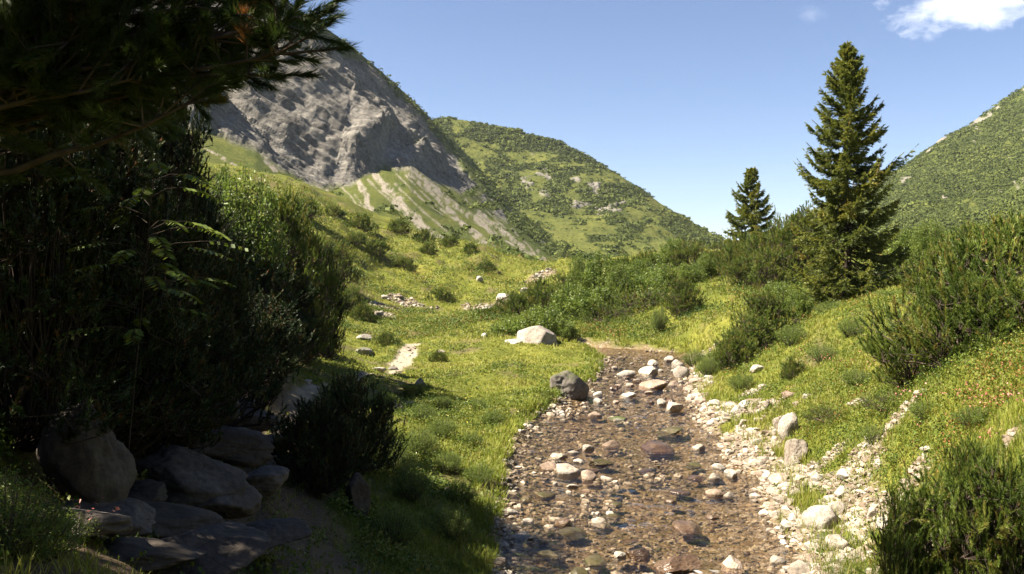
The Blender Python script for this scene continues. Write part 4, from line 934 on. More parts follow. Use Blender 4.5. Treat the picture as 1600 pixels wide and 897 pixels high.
# boulders
bm_=rock_mesh('boulder',83,5,8,.07,1.0,'rock_pale',1.5,k=34.,cuts=[(-.25,-.8,.45,.55),(.5,-.8,.1,.62),(-1,-.3,.25,.8),(1,-.2,.35,.78),(.45,-.1,.9,.52),(-.35,.1,.95,.6),(-.75,-.2,.7,.72),(0,1,.3,.7),(.1,-.45,.9,.62),(0,0,-1,.6),(.8,-.6,-.2,.8)])
g=ground(841,538); d=g[1]; o=link('boulder',bm_,label='large white limestone boulder under a leafy bush in the meadow',cat='boulder',loc=(g[0],d+.7,g[2]+.22),scale=(33/F*d,1.0,20/F*d),rot=(.0,.06,.1)); LAND.append((g[0],d,'the white boulder'))
S(803,538,32,9,'slab like','rock_white','flat white stone at the left foot of the white boulder',group=GM)
bm2=rock_mesh('boulder',78,5,10,.12,1.0,'rock_grey',1.6)
g=ground(887,622); d=g[1]; o=link('boulder',bm2,label='dark grey boulder on the left stream bank at the water edge',cat='boulder',loc=(g[0]+.05,d+.35,g[2]+.22),scale=(37/F*d,.62,30/F*d),rot=(.05,.22,.5)); LAND.append((g[0],d,'the dark bank boulder'))
# stream stones, read off the photograph
for a in [(979,588,30,14,'slab like','rock_pale','pale slab at the head of the stream left of the larger slab','the upper left slab'),
 (1015,584,36,18,'blocky','rock_pale','blocky pale stone behind the large slab at the stream head','the upper blocky stone'),
 (1021,606,46,17,'slab like','rock_pink','largest flat slab lying across the upper stream','the large upper slab'),
 (1068,590,26,24,'rounded','rock_pale','rounded pale stone at the right edge of the stream head','the upper rounded stone'),
 (1060,575,20,18,'angular','rock_pale','upright angular stone behind the rounded one at the stream head',None),
 (1047,565,20,13,'angular','rock_white','whitest stone at the far end of the stream',None),
 (1020,570,20,12,'lumpy','rock_pale','lumpy pale stone at the far end of the stream',None),
 (1053,602,20,10,'blocky','rock_pink','small blocky pink stone right of the large upper slab',None),
 (981,619,28,9,'slab like','rock_white','flat white stone in the upper stream below the large slab','the flat white upper stone'),
 (934,617,16,9,'rounded','rock_white','small white stone right behind the dark bank boulder',None),
 (935,629,16,12,'angular','rock_white','small white angular stone right of the dark bank boulder',None),
 (932,650,28,12,'smooth','rock_pink','smooth pinkish stone in the water below the dark bank boulder','the smooth pink stone'),
 (967,655,30,9,'slab like','rock_grey','flat dark stone right of the smooth pink one in the stream','the flat dark stone'),
 (1015,614,18,7,'slab like','rock_pink','thin stone in the stream right below the large upper slab',None),
 (1034,632,16,14,'angular','rock_pale','left one of two pale angular stones at the upper right waterline',None),
 (1054,640,30,18,'jagged','rock_pale','jagged pale stone heap piece at the upper right waterline','the jagged upper right stone'),
 (955,697,30,14,'blocky','rock_pink','pinkish blocky stone alone in the middle of the stream','the lone pink block'),
 (919,702,24,13,'angular','rock_pale','angular pale stone left of the lone pink block midstream',None),
 (896,708,18,9,'slab like','rock_pale','thin pale stone above the midstream heap','the thin stone above the heap'),
 (889,740,40,22,'rounded','rock_pale','largest rounded stone of the midstream heap','the big rounded heap stone'),
 (859,734,32,20,'lumpy','rock_pink','lumpy stone at the left end of the midstream heap','the left heap stone'),
 (941,726,40,17,'lumpy','rock_moss','mossy dark stone at the right end of the midstream heap','the mossy heap stone'),
 (873,716,32,14,'jagged','rock_pale','jagged pale stone at the back of the midstream heap',None),
 (919,748,28,20,'angular','rock_pink','angular stone right of the largest rounded heap stone',None),
 (948,749,22,11,'blocky','rock_pale','blocky pale stone at the lower right of the midstream heap',None),
 (905,722,20,10,'wedge shaped','rock_pale','wedge shaped stone in the middle of the midstream heap',None),
 (894,760,24,9,'slab like','rock_pale','low slab just below the midstream heap',None),(917,766,18,7,'lumpy','rock_pink','small lumpy stone at the foot of the midstream heap',None),
 (796,803,30,13,'slab like','rock_pale','flat pale stone against the lower left grass bank','the flat left bank stone'),
 (826,815,22,12,'angular','rock_pale','angular pale stone in the water beside the flat left bank stone',None),
 (811,793,10,12,'blocky','rock_pale','small upright stone behind the flat left bank stone',None),
 (1120,773,30,16,'rounded','rock_pink','rounded pinkish stone at the right waterline beside moss','the rounded pink waterline stone'),
 (1140,775,20,12,'blocky','rock_pale','blocky pale stone right of the rounded pink waterline stone',None),
 (1092,701,24,11,'angular','rock_pale','angular pale stone at the right waterline beside the lone pink block',None),
 (1124,731,24,13,'wedge shaped','rock_white','white wedge shaped stone at the right waterline','the white wedge stone'),
 (1118,747,28,14,'blocky','rock_pale','pale blocky stone below the white wedge at the right waterline',None),
 (1143,745,24,18,'jagged','rock_pale','jagged pale stone right of the white wedge',None),
 (1048,784,22,11,'rounded','rock_wet','round wet brown stone with white water in the lower stream','the round wet stone'),
 (1146,888,44,24,'lumpy','rock_pink','lumpy pinkish stone at the bottom edge of the stream','the lumpy bottom stone'),
 (1058,892,80,36,'lumpy','rock_wet','biggest wet brown rock at the bottom edge of the stream','the big wet rock'),
 (1078,828,52,15,'slab like','rock_wet','low wet brown rock across the lower stream','the low wet rock'),
 (895,836,48,15,'slab like','rock_moss','flat mossy stone in the lower left stream','the flat mossy stone'),
 (855,776,32,14,'rounded','rock_moss','dark mossy stone below the midstream heap on its left','the dark mossy stone'),
 (821,782,22,14,'lumpy','rock_moss','lumpy mossy stone close to the left grass bank',None),
 (965,788,22,10,'rounded','rock_moss','rounded mossy stone midstream left of the round wet stone',None),
 (958,806,30,10,'slab like','rock_moss','thin mossy slab in the lower middle of the stream','the thin mossy slab'),
 (935,818,36,9,'slab like','rock_pale','low pale slab left of the thin mossy slab',None),
 (812,838,34,12,'slab like','rock_pale','flat pale stone on the waterline below the flat left bank stone',None),
 (1000,870,40,20,'lumpy','rock_wet','lumpy wet brown rock left of the biggest wet rock',None),(930,880,46,18,'rounded','rock_moss','rounded mossy rock at the bottom of the stream on the left',None),(860,868,40,16,'lumpy','rock_moss','lumpy mossy rock in the shade at the bottom left of the stream',None),
 (1030,705,60,7,'slab like','rock_wet','long dark wet slab barely above water in the middle stream','the long dark slab'),(1048,676,46,6,'slab like','rock_moss','long dark mossy slab upstream of the lone pink block',None),
 (1085,728,30,8,'slab like','rock_moss','dark mossy slab near the white wedge stone',None),(1090,748,34,8,'slab like','rock_wet','dark wet slab left of the pale blocky waterline stone',None),(1010,738,30,9,'rounded','rock_wet','rounded wet stone right of the midstream heap',None),(1065,770,34,8,'slab like','rock_wet','wet slab above the round wet stone',None),(985,845,26,7,'slab like','rock_wet','small wet slab left of the low wet rock',None)]:
    S(*a[:7],ref=a[7],water=True,group=GS if a[1]>625 else GU,sub=4 if a[2]>36 else 3)
# stones on the right bank
for a in [(1291,828,70,44,'rounded','rock_pale','largest rounded pale boulder on the stony right bank','the largest bank boulder',4),
 (1315,862,40,30,'rounded','rock_pale','round boulder below the largest one on the right bank','the round lower boulder',4),
 (1392,836,26,32,'blocky','rock_pale','upright pale block beside the foreground mountain pine','the upright pale block',4),
 (1326,750,34,18,'angular','rock_white','angular white stone at the top of the stony bank','the white top stone',3),
 (1281,753,22,14,'rounded','rock_white','rounded white stone left of the angular white one','the rounded white stone',3),
 (1249,724,44,44,'jagged','rock_pale','jagged outcrop with shadowed right side on the bank','the jagged outcrop',4),
 (1236,684,34,46,'wedge shaped','rock_pale','tall pale outcrop sticking out of the grass above the jagged one','the tall outcrop',4),
 (1185,582,24,14,'wedge shaped','rock_pale','pale wedge stone alone in the grass below the dark pines','the lone wedge',3),
 (1366,812,18,20,'angular','rock_pale','small upright stone between the largest boulder and the pine',None,3),
 (1341,842,32,18,'slab like','rock_pale','slab between the largest boulder and the upright pale block','the middle slab',3),
 (1249,775,24,14,'slab like','rock_pale','slab lying left of the rounded white stone','the left slab',3),
 (1214,774,28,12,'slab like','rock_white','flat white stone on the bank near the waterline','the flat white bank stone',3),
 (1214,808,22,12,'angular','rock_pale','angular stone on the bank left of the largest boulder',None,3),
 (1193,610,16,12,'angular','rock_pale','small stone in the grass right below the lone wedge',None,3),(1145,638,24,9,'slab like','rock_pale','flat stone at the upper end of the stony bank','the upper flat stone',3),
 (1126,660,16,10,'angular','rock_white','small white stone at the left tip of the stony bank',None,3),(1222,668,26,22,'jagged','rock_pale','jagged stone left of the tall outcrop',None,3),
 (1183,698,20,14,'rounded','rock_white','rounded white stone high on the middle of the stony bank','the middle white stone',3),(1303,784,26,12,'blocky','rock_pale','blocky stone right above the largest boulder','the block above',3),
 (1365,853,24,14,'blocky','rock_yellow','ochre yellow stone below the upright pale block','the ochre stone',3),(1347,826,24,14,'lumpy','rock_pale','lumpy stone right of the largest boulder',None,3),(1299,846,34,16,'lumpy','rock_grey','grey lumpy stone under the largest boulder',None,3),
 (1451,704,20,8,'slab like','rock_white','white stone alone in the grass above the foreground pine','the lone grass stone',3),(1200,640,18,18,'blocky','rock_pale','blocky stone on the upper stony bank','the upper block',3),(1165,665,22,12,'jagged','rock_pale','jagged pale stone on the upper left of the stony bank',None,3),
 (1480,893,16,26,'blocky','rock_pale','pale stone peeking out under the foreground mountain pine',None,3),(1425,850,16,20,'angular','rock_pink','angular pinkish stone at the stem of the foreground pine',None,3),(1322,878,30,12,'slab like','rock_pale','pale slab at the bottom of the stony bank','the bottom slab',3),(1270,880,36,18,'blocky','rock_pink','pinkish block at the bottom of the stony bank','the pink block',3),(1218,868,30,14,'slab like','rock_pale','pale slab on the lower right waterline','the lower waterline slab',3)]:
    S(*a[:7],ref=a[7],group=GB,sub=a[8])
# meadow rocks
for a in [(566,531,24,11,'lumpy','rock_pale','pale rock left of the trail in the upper meadow','the pale trail rock'),(566,556,36,15,'slab like','rock_grey','dark tilted slab in shadow left of the sandy trail','the dark slab'),(655,602,20,14,'blocky','rock_grey','dark blocky stone in the meadow right of the trail','the dark meadow block'),
 (690,553,14,6,'slab like','rock_pale','flat pale stone by a tiny pine in the meadow',None),(757,528,11,9,'rounded','rock_white','small white stone at the far meadow edge left of the white boulder',None),(749,440,14,8,'angular','rock_white','white stone on the far hummocky meadow',None),(841,438,14,9,'angular','rock_white','white stone on the meadow beneath the pine row',None),
 (785,470,26,10,'jagged','rock_white','jagged white rock in the far gravel spot',None),(765,486,30,8,'slab like','rock_white','flat white slab in the far gravel spot',None),(822,458,20,10,'angular','rock_white','angular white rock at the upper end of the far gravel spot',None),
 (400,532,30,9,'slab like','rock_white','pale flat rock at the foot of the left thicket',None),(428,524,30,8,'slab like','rock_pale','narrow pale slab right of the flat rock by the thicket',None),(375,543,16,10,'angular','rock_pale','small pale rock left of the flat rock by the thicket',None),
 (600,468,16,8,'angular','rock_white','white stone above the stony bare patch on the meadow',None),(590,494,20,8,'slab like','rock_pale','flat stone in the stony bare patch on the meadow',None),(612,500,16,6,'slab like','rock_pale','small flat stone at the lower end of the bare patch',None),
 (620,640,22,9,'slab like','rock_pale','pale flat stone in the grass above the leafy low bushes',None),(640,634,16,8,'angular','rock_pale','pale angular stone right of the flat one in the grass',None),(700,775,22,16,'lumpy','rock_shade_tone','dark lumpy stone in the low bushes of the near meadow',None),(590,580,30,7,'slab like','rock_pale','flat stone step at the side of the sandy trail',None),(612,578,20,7,'slab like','rock_grey','grey stone step on the trail bend',None),
 (445,598,16,9,'angular','rock_grey','grey stone on the grass bank above the shaded trail',None),(480,600,14,8,'angular','rock_pale','small pale stone above the bend of the shaded trail',None)]:
    S(*a[:7],ref=a[7],group=GM)
for i in range(10):
    px,row=880+R.normal()*14,653+R.normal()*7
    S(px,row,9+5*R.random(),6+3*R.random(),SHAPES[i%8][0],'rock_white','white pebble of the bright heap beside the dark bank boulder',group='white pebbles heaped beside the dark bank boulder',sub=2)
# rocks along the shaded trail
def big_rock(seed,px,row,d,w,h,mat,label,sub=5,flat=1.0,rough=.12,depth=.8,rot=(0,0,0),planes=8,cat='rock',strata=.0,hr=(.4,.9)):
    x=(px-800)/F*d; z0=-(row-HOR)/F*d; zz=hz(x,d); sx=w/2/F*d; sz=h/2/F*d
    o=link('rock',rock_mesh('rock',seed,sub,planes,rough,flat,mat,1.7,strata=strata,hr=hr),label=label,cat=cat,group='rocks along the shaded trail',loc=(x,d,max(zz,z0)+sz*.62),scale=(sx,sx*depth,sz),rot=rot)
big_rock(91,135,790,7.2,140,215,'rock_shade_tone','upright lichen stained rock block left of the shaded trail',planes=7,rot=(.03,.03,.25),rough=.14,hr=(.4,.75),flat=.6)
big_rock(92,165,855,7.0,190,46,'rock_shade_tone','broad low rock at the foot of the upright block',planes=9,rot=(.1,.1,.8))
big_rock(93,292,768,9.6,190,80,'rock_shade_tone','layered rock step in the middle of the shaded trail',planes=8,flat=1.4,rot=(.15,.1,.3),strata=.02)
big_rock(94,250,830,8.0,220,50,'rock_shade_tone','flat cracked rock in the shaded trail below the layered step',planes=8,flat=1.5,rot=(.1,.15,1.2))
big_rock(95,388,672,14.6,96,44,'rock_shade_tone','flat rock step where the shaded trail turns uphill',flat=1.6,rot=(.05,.05,.6))
big_rock(96,420,708,13.6,70,36,'rock_shade_tone','low rock on the right edge of the shaded trail',rot=(0,.1,.2))
big_rock(97,350,715,12.0,130,60,'rock_shade_tone','tilted rock between the layered step and the turn of the trail',rot=(.2,.1,.9))
big_rock(98,300,878,6.8,230,56,'rock_shade_tone','rock at the bottom edge on the shaded trail',flat=1.3,rot=(.1,0,.5))
big_rock(99,120,880,6.2,200,50,'rock_shade_tone','low rock at the lower left corner beside leafy plants',flat=1.3,rot=(.1,.1,2))
big_rock(100,560,800,12.6,40,76,'rock_shade_tone','upright stone in the shaded grass bank right of the trail',rot=(0,.1,.4))

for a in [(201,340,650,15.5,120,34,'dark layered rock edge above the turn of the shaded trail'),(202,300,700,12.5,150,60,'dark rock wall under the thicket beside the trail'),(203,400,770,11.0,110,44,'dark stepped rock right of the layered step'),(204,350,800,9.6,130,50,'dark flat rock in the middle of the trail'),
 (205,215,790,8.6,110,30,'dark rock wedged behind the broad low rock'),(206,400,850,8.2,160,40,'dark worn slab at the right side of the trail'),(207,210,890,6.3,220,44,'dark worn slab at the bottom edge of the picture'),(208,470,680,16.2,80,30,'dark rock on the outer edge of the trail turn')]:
    big_rock(*a[:6],'rock_shade_tone',a[6],planes=9,flat=1.5,rot=(.08*(a[0]%3-1),.07*(a[0]%2),a[0]*.7),rough=.14,strata=.015)
# loose stones that fill the bank and the bed, each one on its own
def dirword(dx,dy):
    return ('right of' if dx>0 else 'left of') if abs(dx)>abs(dy)*.6 else ('just behind' if dy>0 else 'just in front of')
COLW={'rock_pale':'pale','rock_white':'white','rock_pink':'pinkish','rock_wet':'wet brown','rock_moss':'mossy','rock_grey':'grey'}
def loose(n,sampler,mats,smin,smax,grp,where,sub,rng):
    k=0;tries=0
    while k<n and tries<n*40:
        tries+=1; x,y=sampler(rng)
        if x is None: continue
        if any((x-a)**2+(y-b)**2<(r+.06)**2 for a,b,r in PLACED): continue
        s=smin+(smax-smin)*rng.random()**2.2; sh=SHAPES[rng.choice([0,1,2,4,6,0,1,2,3,5])][0]; mt=mats[rng.integers(len(mats))]
        sz='tiny' if s<.07 else 'small' if s<.11 else 'medium' if s<.16 else 'big'
        near=sorted(LAND,key=lambda l:(l[0]-x)**2+(l[1]-y)**2)[:7]; lab=None
        for l in near:
            for extra in ('','low ','tilted '):
                c=f"{sz} {extra}{sh} {COLW[mt]} stone {where} {dirword(x-l[0],y-l[1])} {l[2]}"
                if c not in USED and len(c.split())<=16: lab=c; break
            if lab: break
        if not lab: continue
        flat=.45 if 'low ' in lab else .7; tilt=.5 if 'tilted' in lab else .12
        z=max(hz(x,y),zw(y)-.04 if where=='in the stream' else -99)
        stone_at(x,y,z+s*flat*.35,s*(.9+.4*rng.random()),s*(.8+.3*rng.random()),s*flat,sh,mt,lab,group=grp,sub=sub,rot=(rng.normal()*.1+ (tilt if tilt>.3 else 0),rng.normal()*.1,rng.random()*6.28),rng=rng)
        PLACED.append((x,y,s)); k+=1
PLACED=[(o.location.x,o.location.y,max(o.scale[0],o.scale[1])) for o in C.objects if o.name.split('.')[0] in('stone','boulder','rock')]
rs=np.random.default_rng(61)
def samp_bank(rng):
    y=13*math.exp(rng.random()*math.log(33/13)); xr=np.interp(y,CL[:-4,1],CL[:-4,0]+CL[:-4,2]); x=xr+rng.uniform(-.15,2.9)*(1 if y<26 else .5)
    m=masks(np.array([x]),np.array([y])); return (x,y) if m[0][0]>.45 and rng.random()<.9 else (None,None)
def samp_edge(rng):
    y=13*math.exp(rng.random()*math.log(42/13)); s=rng.choice([-1,1],p=[.12,.88]); xr=np.interp(y,CL[:-4,1],CL[:-4,0])+s*np.interp(y,CL[:-4,1],CL[:-4,2])
    return xr+rng.normal()*.16-s*.05,y
def samp_stream(rng):
    y=13*math.exp(rng.random()*math.log(42/13)); x=np.interp(y,CL[:-4,1],CL[:-4,0])+rng.uniform(-.95,.95)*np.interp(y,CL[:-4,1],CL[:-4,2])
    dn=fbm(np.array([x*.6]),np.array([y*.35]),oct=2,seed=91)[0]; return (x,y) if dn+(.35 if y>34 else 0)>.05 else (None,None)
loose(84,samp_bank,['rock_pale','rock_pale','rock_white','rock_pink'],.06,.22,GB,'on the bank',2,rs)
loose(46,samp_edge,['rock_pale','rock_white','rock_pink','rock_pale'],.05,.17,'stones along the waterline','at the waterline',2,rs)
loose(44,samp_stream,['rock_pink','rock_pale','rock_moss','rock_wet','rock_wet'],.05,.18,GS,'in the stream',2,rs)

# gravel and pebbles too many to count
def gravel_mat():
    m,nt,N,L=new_mat('gravel'); p=pos(nt); n=noise(nt,p,14,4,.6)
    dryc=ramp(nt,attr(nt,'tint'),[(0,(.13,.095,.06)),(.4,(.215,.175,.13)),(.75,(.31,.27,.21)),(1,(.44,.40,.34))])
    wetc=ramp(nt,attr(nt,'tint'),[(0,(.07,.05,.03)),(.35,(.17,.13,.085)),(.7,(.29,.235,.165)),(1,(.40,.345,.265))])
    col=mix(nt,attr(nt,'wetness'),dryc,wetc); col=mix(nt,ramp(nt,n,[(.4,.5),(.6,0)]),col,(.10,.075,.05))
    pbsdf(nt,col,.75,.3,bump(nt,n,.4,.02)); return m
M['gravel']=gravel_mat()
def gravel(name,pts,size,label,rng,sub=1,wet=None):
    V0,T0=ico(sub); n=len(pts)
    an=rand_dir(n,rng); s=size[:,None]*np.stack([.8+.5*rng.random(n),.7+.4*rng.random(n),.4+.35*rng.random(n)],1)
    th=rng.random(n)*6.28; c,sn=np.cos(th),np.sin(th)
    jit=1+.22*rng.normal(size=(n,len(V0),1)).clip(-1.3,1.3)
    v=V0[None]*jit*s[:,None]; v=np.stack([v[...,0]*c[:,None]-v[...,1]*sn[:,None],v[...,0]*sn[:,None]+v[...,1]*c[:,None],v[...,2]+.25*v[...,0]*an[:,None,0]],-1)
    v=v+pts[:,None]
    T=(T0[None]+np.arange(n)[:,None,None]*len(V0)).reshape(-1,3)
    tint=np.repeat(rng.random(n),len(V0))
    link(name,mesh_np(name,v.reshape(-1,3),T,attrs={'tint':tint,'wetness':np.repeat(wet,len(V0))},mats=[M['gravel']]),label=label,cat='gravel',kind='stuff')
def fan(n,rng,d0,d1,a0=-31,a1=31):
    a=np.radians(rng.uniform(a0,a1,n)); d=np.exp(rng.uniform(np.log(d0),np.log(d1),n)); return np.sin(a)/np.cos(a)*d,d
x,y=fan(230000,rs,11,46,-4,27); e,sd=stream(x,y); k=(e<.2); x,y,e=x[k],y[k],e[k]
k=rs.random(len(x))<np.clip(.30+.35*fbm(x*.8,y*.6,oct=3,seed=93),.05,.9); x,y,e=x[k][:8500],y[k][:8500],e[k][:15000]
z=height(x,y); sz=(.022+.055*rs.random(len(x))**3)*np.clip(y/16,1,1.7)
wet=np.where(z+sz*.3<zw(y)+.03,1.0,.25); gravel('stream_pebbles',np.stack([x,y,z+sz*.15],1),sz,'brown and ochre pebbles on the bed of the stream',rs,1,wet)
x,y=fan(300000,rs,11,46,-4,30); m=masks(x,y); k=(m[0]*(1-m[5])>.35)|((stream(x,y)[0]>-.3)&(stream(x,y)[0]<.22)&(rs.random(len(x))<np.where(stream(x,y)[1]>0,.35,.05))); k&=rs.random(len(x))<.85; x,y=x[k][:7000],y[k][:7000]
z=height(x,y); sz=(.018+.07*rs.random(len(x))**3.2)*np.clip(y/15,1,1.7); gravel('bank_gravel',np.stack([x,y,z+sz*.1],1),sz,'pale angular gravel on the eroded right bank',rs,1,np.where(z<zw(y)+.04,.7,0.))
x,y=fan(60000,rs,12,44,-4,27); e,sd=stream(x,y); dn=fbm(x*.6,y*.4,oct=3,seed=96); k=(e<.15)&(dn+.22*(y>33)+.3*smooth(-.4,.1,e)>.27); x,y=x[k][:800],y[k][:800]
z=np.maximum(height(x,y),zw(y)-.05); sz=.04+.055*rs.random(len(x))**2; gravel('stream_cobbles',np.stack([x,y,z+sz*.25],1),sz,'pale and rusty cobbles clustered in the shallow stream',rs,2,np.where(rs.random(len(x))<.6,.85,.15))
x,y=fan(200000,rs,12,36,-2,28); m=masks(x,y); k=(m[0]*(1-m[5])>.5)&(stream(x,y)[0]>0)&(rs.random(len(x))<.5); x,y=x[k][:750],y[k][:750]
z=height(x,y); sz=.04+.06*rs.random(len(x))**2; gravel('bank_cobbles',np.stack([x,y,z+sz*.2],1),sz,'pale angular rubble on the eroded right bank',rs,2,np.zeros(len(x)))
# stones of the bare spots in the meadow and along the trail
x,y=fan(120000,rs,24,100,-16,8); m=masks(x,y); k=((m[0]>.4)&(stream(x,y)[0]>1))|((m[1]>.3)&(rs.random(len(x))<.05)); x,y=x[k][:2600],y[k][:2600]
z=height(x,y); sz=(.03+.11*rs.random(len(x))**3)*np.clip(y/45,.6,1.8); gravel('meadow_gravel',np.stack([x,y,z+sz*.2],1),sz,'pale rubble in the bare spots of the far meadow',rs,1,np.zeros(len(x)))

# ------------------------------------------------------------------ grass, low leafy cover, flowers
def scatter(n,rng,d0,d1,a0=-43,a1=43):
    x,y=fan(n,rng,d0,d1,a0,a1); return x,y
def grass_ok(x,y,thr=.35):
    e,sd=stream(x,y); m=masks(x,y)
    n=fbm(x*2.2,y*2.2,oct=2,seed=95)
    return (e+.12*n>.04)&(m[1]<.25)&((m[0]<thr+.25*n)|((e>.25)&(np.random.default_rng(5).random(len(x))<.30))), e, sd, m
def grass(name,n,rng,d0,d1,blades,label,hmul=1.0):
    x,y=scatter(n,rng,d0,d1); ok,e,sd,m=grass_ok(x,y); x,y,e,sd=x[ok],y[ok],e[ok],sd[ok]; soil=m[2][ok]; dry=m[4-1][ok]
    # shaded soil by the trail stays barer
    k=rng.random(len(x))<1-.93*smooth(.25,.7,soil); x,y,e,sd,dry=x[k],y[k],e[k],sd[k],dry[k]
    z=height(x,y); S_=len(x); d=y
    pat=fbm(x*.45,y*.45,oct=3,seed=97); pat2=fbm(x*1.7,y*1.7,oct=2,seed=98)
    lawn=np.exp(-(((x+6)/8)**2+((y-62)/7)**2))
    H=(.07+.10*np.clip(pat2+.2,0,1)+.16*smooth(1.4,.2,e)+.07*(sd>0)+.10*np.clip(pat,0,1))*np.maximum(1,d/26)**.32*hmul*(1-.55*lawn)
    W=np.maximum(.0055,.00062*d)
    th=rng.random((S_,blades))*6.28; ln=.25+.65*rng.random((S_,blades)); l=H[:,None]*(.55+.75*rng.random((S_,blades)))
    rad=np.maximum(.035,.0022*d)[:,None]*np.sqrt(rng.random((S_,blades))); ph=rng.random((S_,blades))*6.28
    bx,by=x[:,None]+rad*np.cos(ph),y[:,None]+rad*np.sin(ph); bz=np.broadcast_to(z[:,None]-.015,bx.shape)
    b=np.stack([bx,by,bz],-1); dr=np.stack([np.cos(th)*ln,np.sin(th)*ln,np.ones_like(th)],-1); dr=unit(dr)
    tip=b+dr*l[...,None]; tip[...,2]-=(l*ln*.28); mid=b+dr*l[...,None]*.55+np.array([0,0,1])*(l*.06)[...,None]
    wv=np.stack([-np.sin(th+.6*rng.normal(size=th.shape)),np.cos(th),np.zeros_like(th)],-1); wv=unit(wv)*(W[:,None,None]*.5)
    V=np.stack([b-wv,b+wv,mid-wv*.75,mid+wv*.75,tip],2)
    nb=S_*blades; off=(np.arange(nb)*5)[:,None]
    T=np.concatenate([off+np.array([[0,1,3]]),off+np.array([[0,3,2]]),off+np.array([[2,3,4]])])
    zone=.42+.32*pat+.16*pat2+.16*dry-.10*smooth(1.2,.1,e)*(sd<0)+.14*lawn+.05*(d>25)
    tint=np.clip(zone[:,None]+.13*rng.normal(size=th.shape),0,.9); tint=np.where(rng.random(th.shape)<.05+.06*(sd>0)[:,None],.97,tint)
    link(name,mesh_np(name,V.reshape(-1,3),T,attrs={'tint':np.repeat(tint.ravel(),5)},mats=[M['grass']]),label=label,cat='grass',kind='stuff')
rgs=np.random.default_rng(71)
grass('grass',215000,rgs,3.2,60,6,'yellow green meadow grass on both banks')
grass('grass',118000,rgs,58,135,3,'far short grass on the meadow slopes',1.0)
def cover(name,n,rng,d0,d1,fn,label,mat,size,per,rad,hgt,a0=-43,a1=43):
    x,y=scatter(n,rng,d0,d1,a0,a1); ok,e,sd,m=grass_ok(x,y,.3); x,y,e,sd=x[ok],y[ok],e[ok],sd[ok]
    w=fn(x,y,e,sd)*(1-.95*smooth(.25,.6,m[2][ok])*(x<1.5)*(y<27)); k=rng.random(len(x))<w; x,y,w=x[k],y[k],w[k]; z=height(x,y); S_=len(x); f=np.maximum(1,y/22)**.75
    u=rand_dir(S_*per,rng).reshape(S_,per,3); u[...,2]=np.abs(u[...,2]); rr=(.55+.5*rng.random((S_,per,1)))
    s=(.65+.7*rng.random(S_))*f*(.6+.5*w)
    c=np.stack([x,y,z],1)[:,None]+u*rr*np.array([rad,rad,hgt])*s[:,None,None]
    pat=fbm(x*.8,y*.8,oct=2,seed=99)
    ti=.40-.16*(name=='hummock_shrubs')+.22*pat[:,None]+.13*rng.normal(size=(S_,1))+.10*rng.normal(size=(S_,per))+.16*(u[...,2]-.5)
    red=(fbm(x*.55,y*.55,oct=3,seed=94)>.16)&(sd[k]>0)&(rng.random(S_)<.5)
    ti=np.where(red[:,None]&(rng.random((S_,per))<.5),.93,np.clip(ti,0,.82))
    bag=Bag(); leaves(bag,c.reshape(-1,3),(size*np.repeat(f,per))[:,None],rng,ti.ravel(),.7,.6)
    link(name,bag.mesh(name,[M[mat]]),label=label,cat='ground cover',kind='stuff')
def near_w(x,y,e,sd):
    n=fbm(x*.55,y*.55,oct=3,seed=92)
    right=np.where(sd>0,smooth(-.25,.25,n)*smooth(.6,1.6,e),0)
    left=np.where(sd<0,smooth(-.15,.25,n+.35*smooth(30,18,y)-.10)*smooth(.3,1.,e)*smooth(40,24,y)+.55*smooth(.12,.42,fbm(x*.33,y*.33,oct=3,seed=87))*smooth(.5,1.5,e)*(np.hypot((x+6)/8,(y-62)/7)>1),0)
    return np.clip(right*1.0+left*.9,0,1)
cover('low_leafy_shrubs',115000,rgs,4,70,near_w,'knee high bilberry and alpine rose cover on the banks','cover',.045,16,.17,.21)
cover('hummock_shrubs',42000,rgs,45,135,lambda x,y,e,sd:smooth(.0,.3,fbm(x*.28,y*.28,oct=3,seed=90))*np.where(sd<0,smooth(64,72,y),1)*.9,'low dark shrub cushions on the far meadow hummocks','cover',.050,16,.24,.24)
cover('streamside_herbs',14000,rgs,11,44,lambda x,y,e,sd:np.where(sd<0,smooth(1.0,.2,e)*.8,smooth(.8,.2,e)*.35),'bright leafy herbs overhanging the stream edge','willow',.06,14,.17,.22)
cover('trailside_herbs',3500,rgs,4.2,14,lambda x,y,e,sd:smooth(-.1,.25,fbm(x*.9,y*.9,oct=2,seed=89))*.8*(x<.5),'leafy herbs in the shade beside the trail','cover',.045,14,.13,.20)
# flowers
def flowers(name,pts,size,mat,per,label,cat,rng,spread):
    S_=len(pts); c=pts[:,None]+rng.normal(size=(S_,per,3))*spread*np.array([1,1,.45])
    bag=Bag(); leaves(bag,c.reshape(-1,3),size,rng,rng.random(S_*per),.8,.9); link(name,bag.mesh(name,[M[mat]]),label=label,cat=cat,kind='stuff')
pt=[]
for px,row,sp,n in [(1520,640,24,6),(1540,655,22,5),(1575,640,20,4),(1505,632,22,3),(1545,705,6,4),(1348,522,10,4),(1270,565,20,8),(1300,580,16,5),(1230,622,10,5),(1350,590,18,5),(1440,690,30,4),(1420,634,10,3),(1380,560,20,4),(1460,625,6,2),(1590,650,10,4),(1345,635,30,4),(135,845,6,1),(145,872,6,1),(285,655,4,1)]:
    for _ in range(n):
        g=ground(px+R.normal()*sp,row+R.normal()*sp*.45); pt.append(g+[0,0,.26])
pt=np.array(pt); flowers('alpine_roses',pt,.034,'flower',5,'pink red alpine rose blossoms on the right bank','flowers',rgs,.08)
x,y=scatter(2600,rgs,16,55,-14,12); ok,e,sd,m=grass_ok(x,y); x,y=x[ok],y[ok]; k=fbm(x*.4,y*.4,oct=2,seed=88)>-.02; x,y=x[k],y[k]
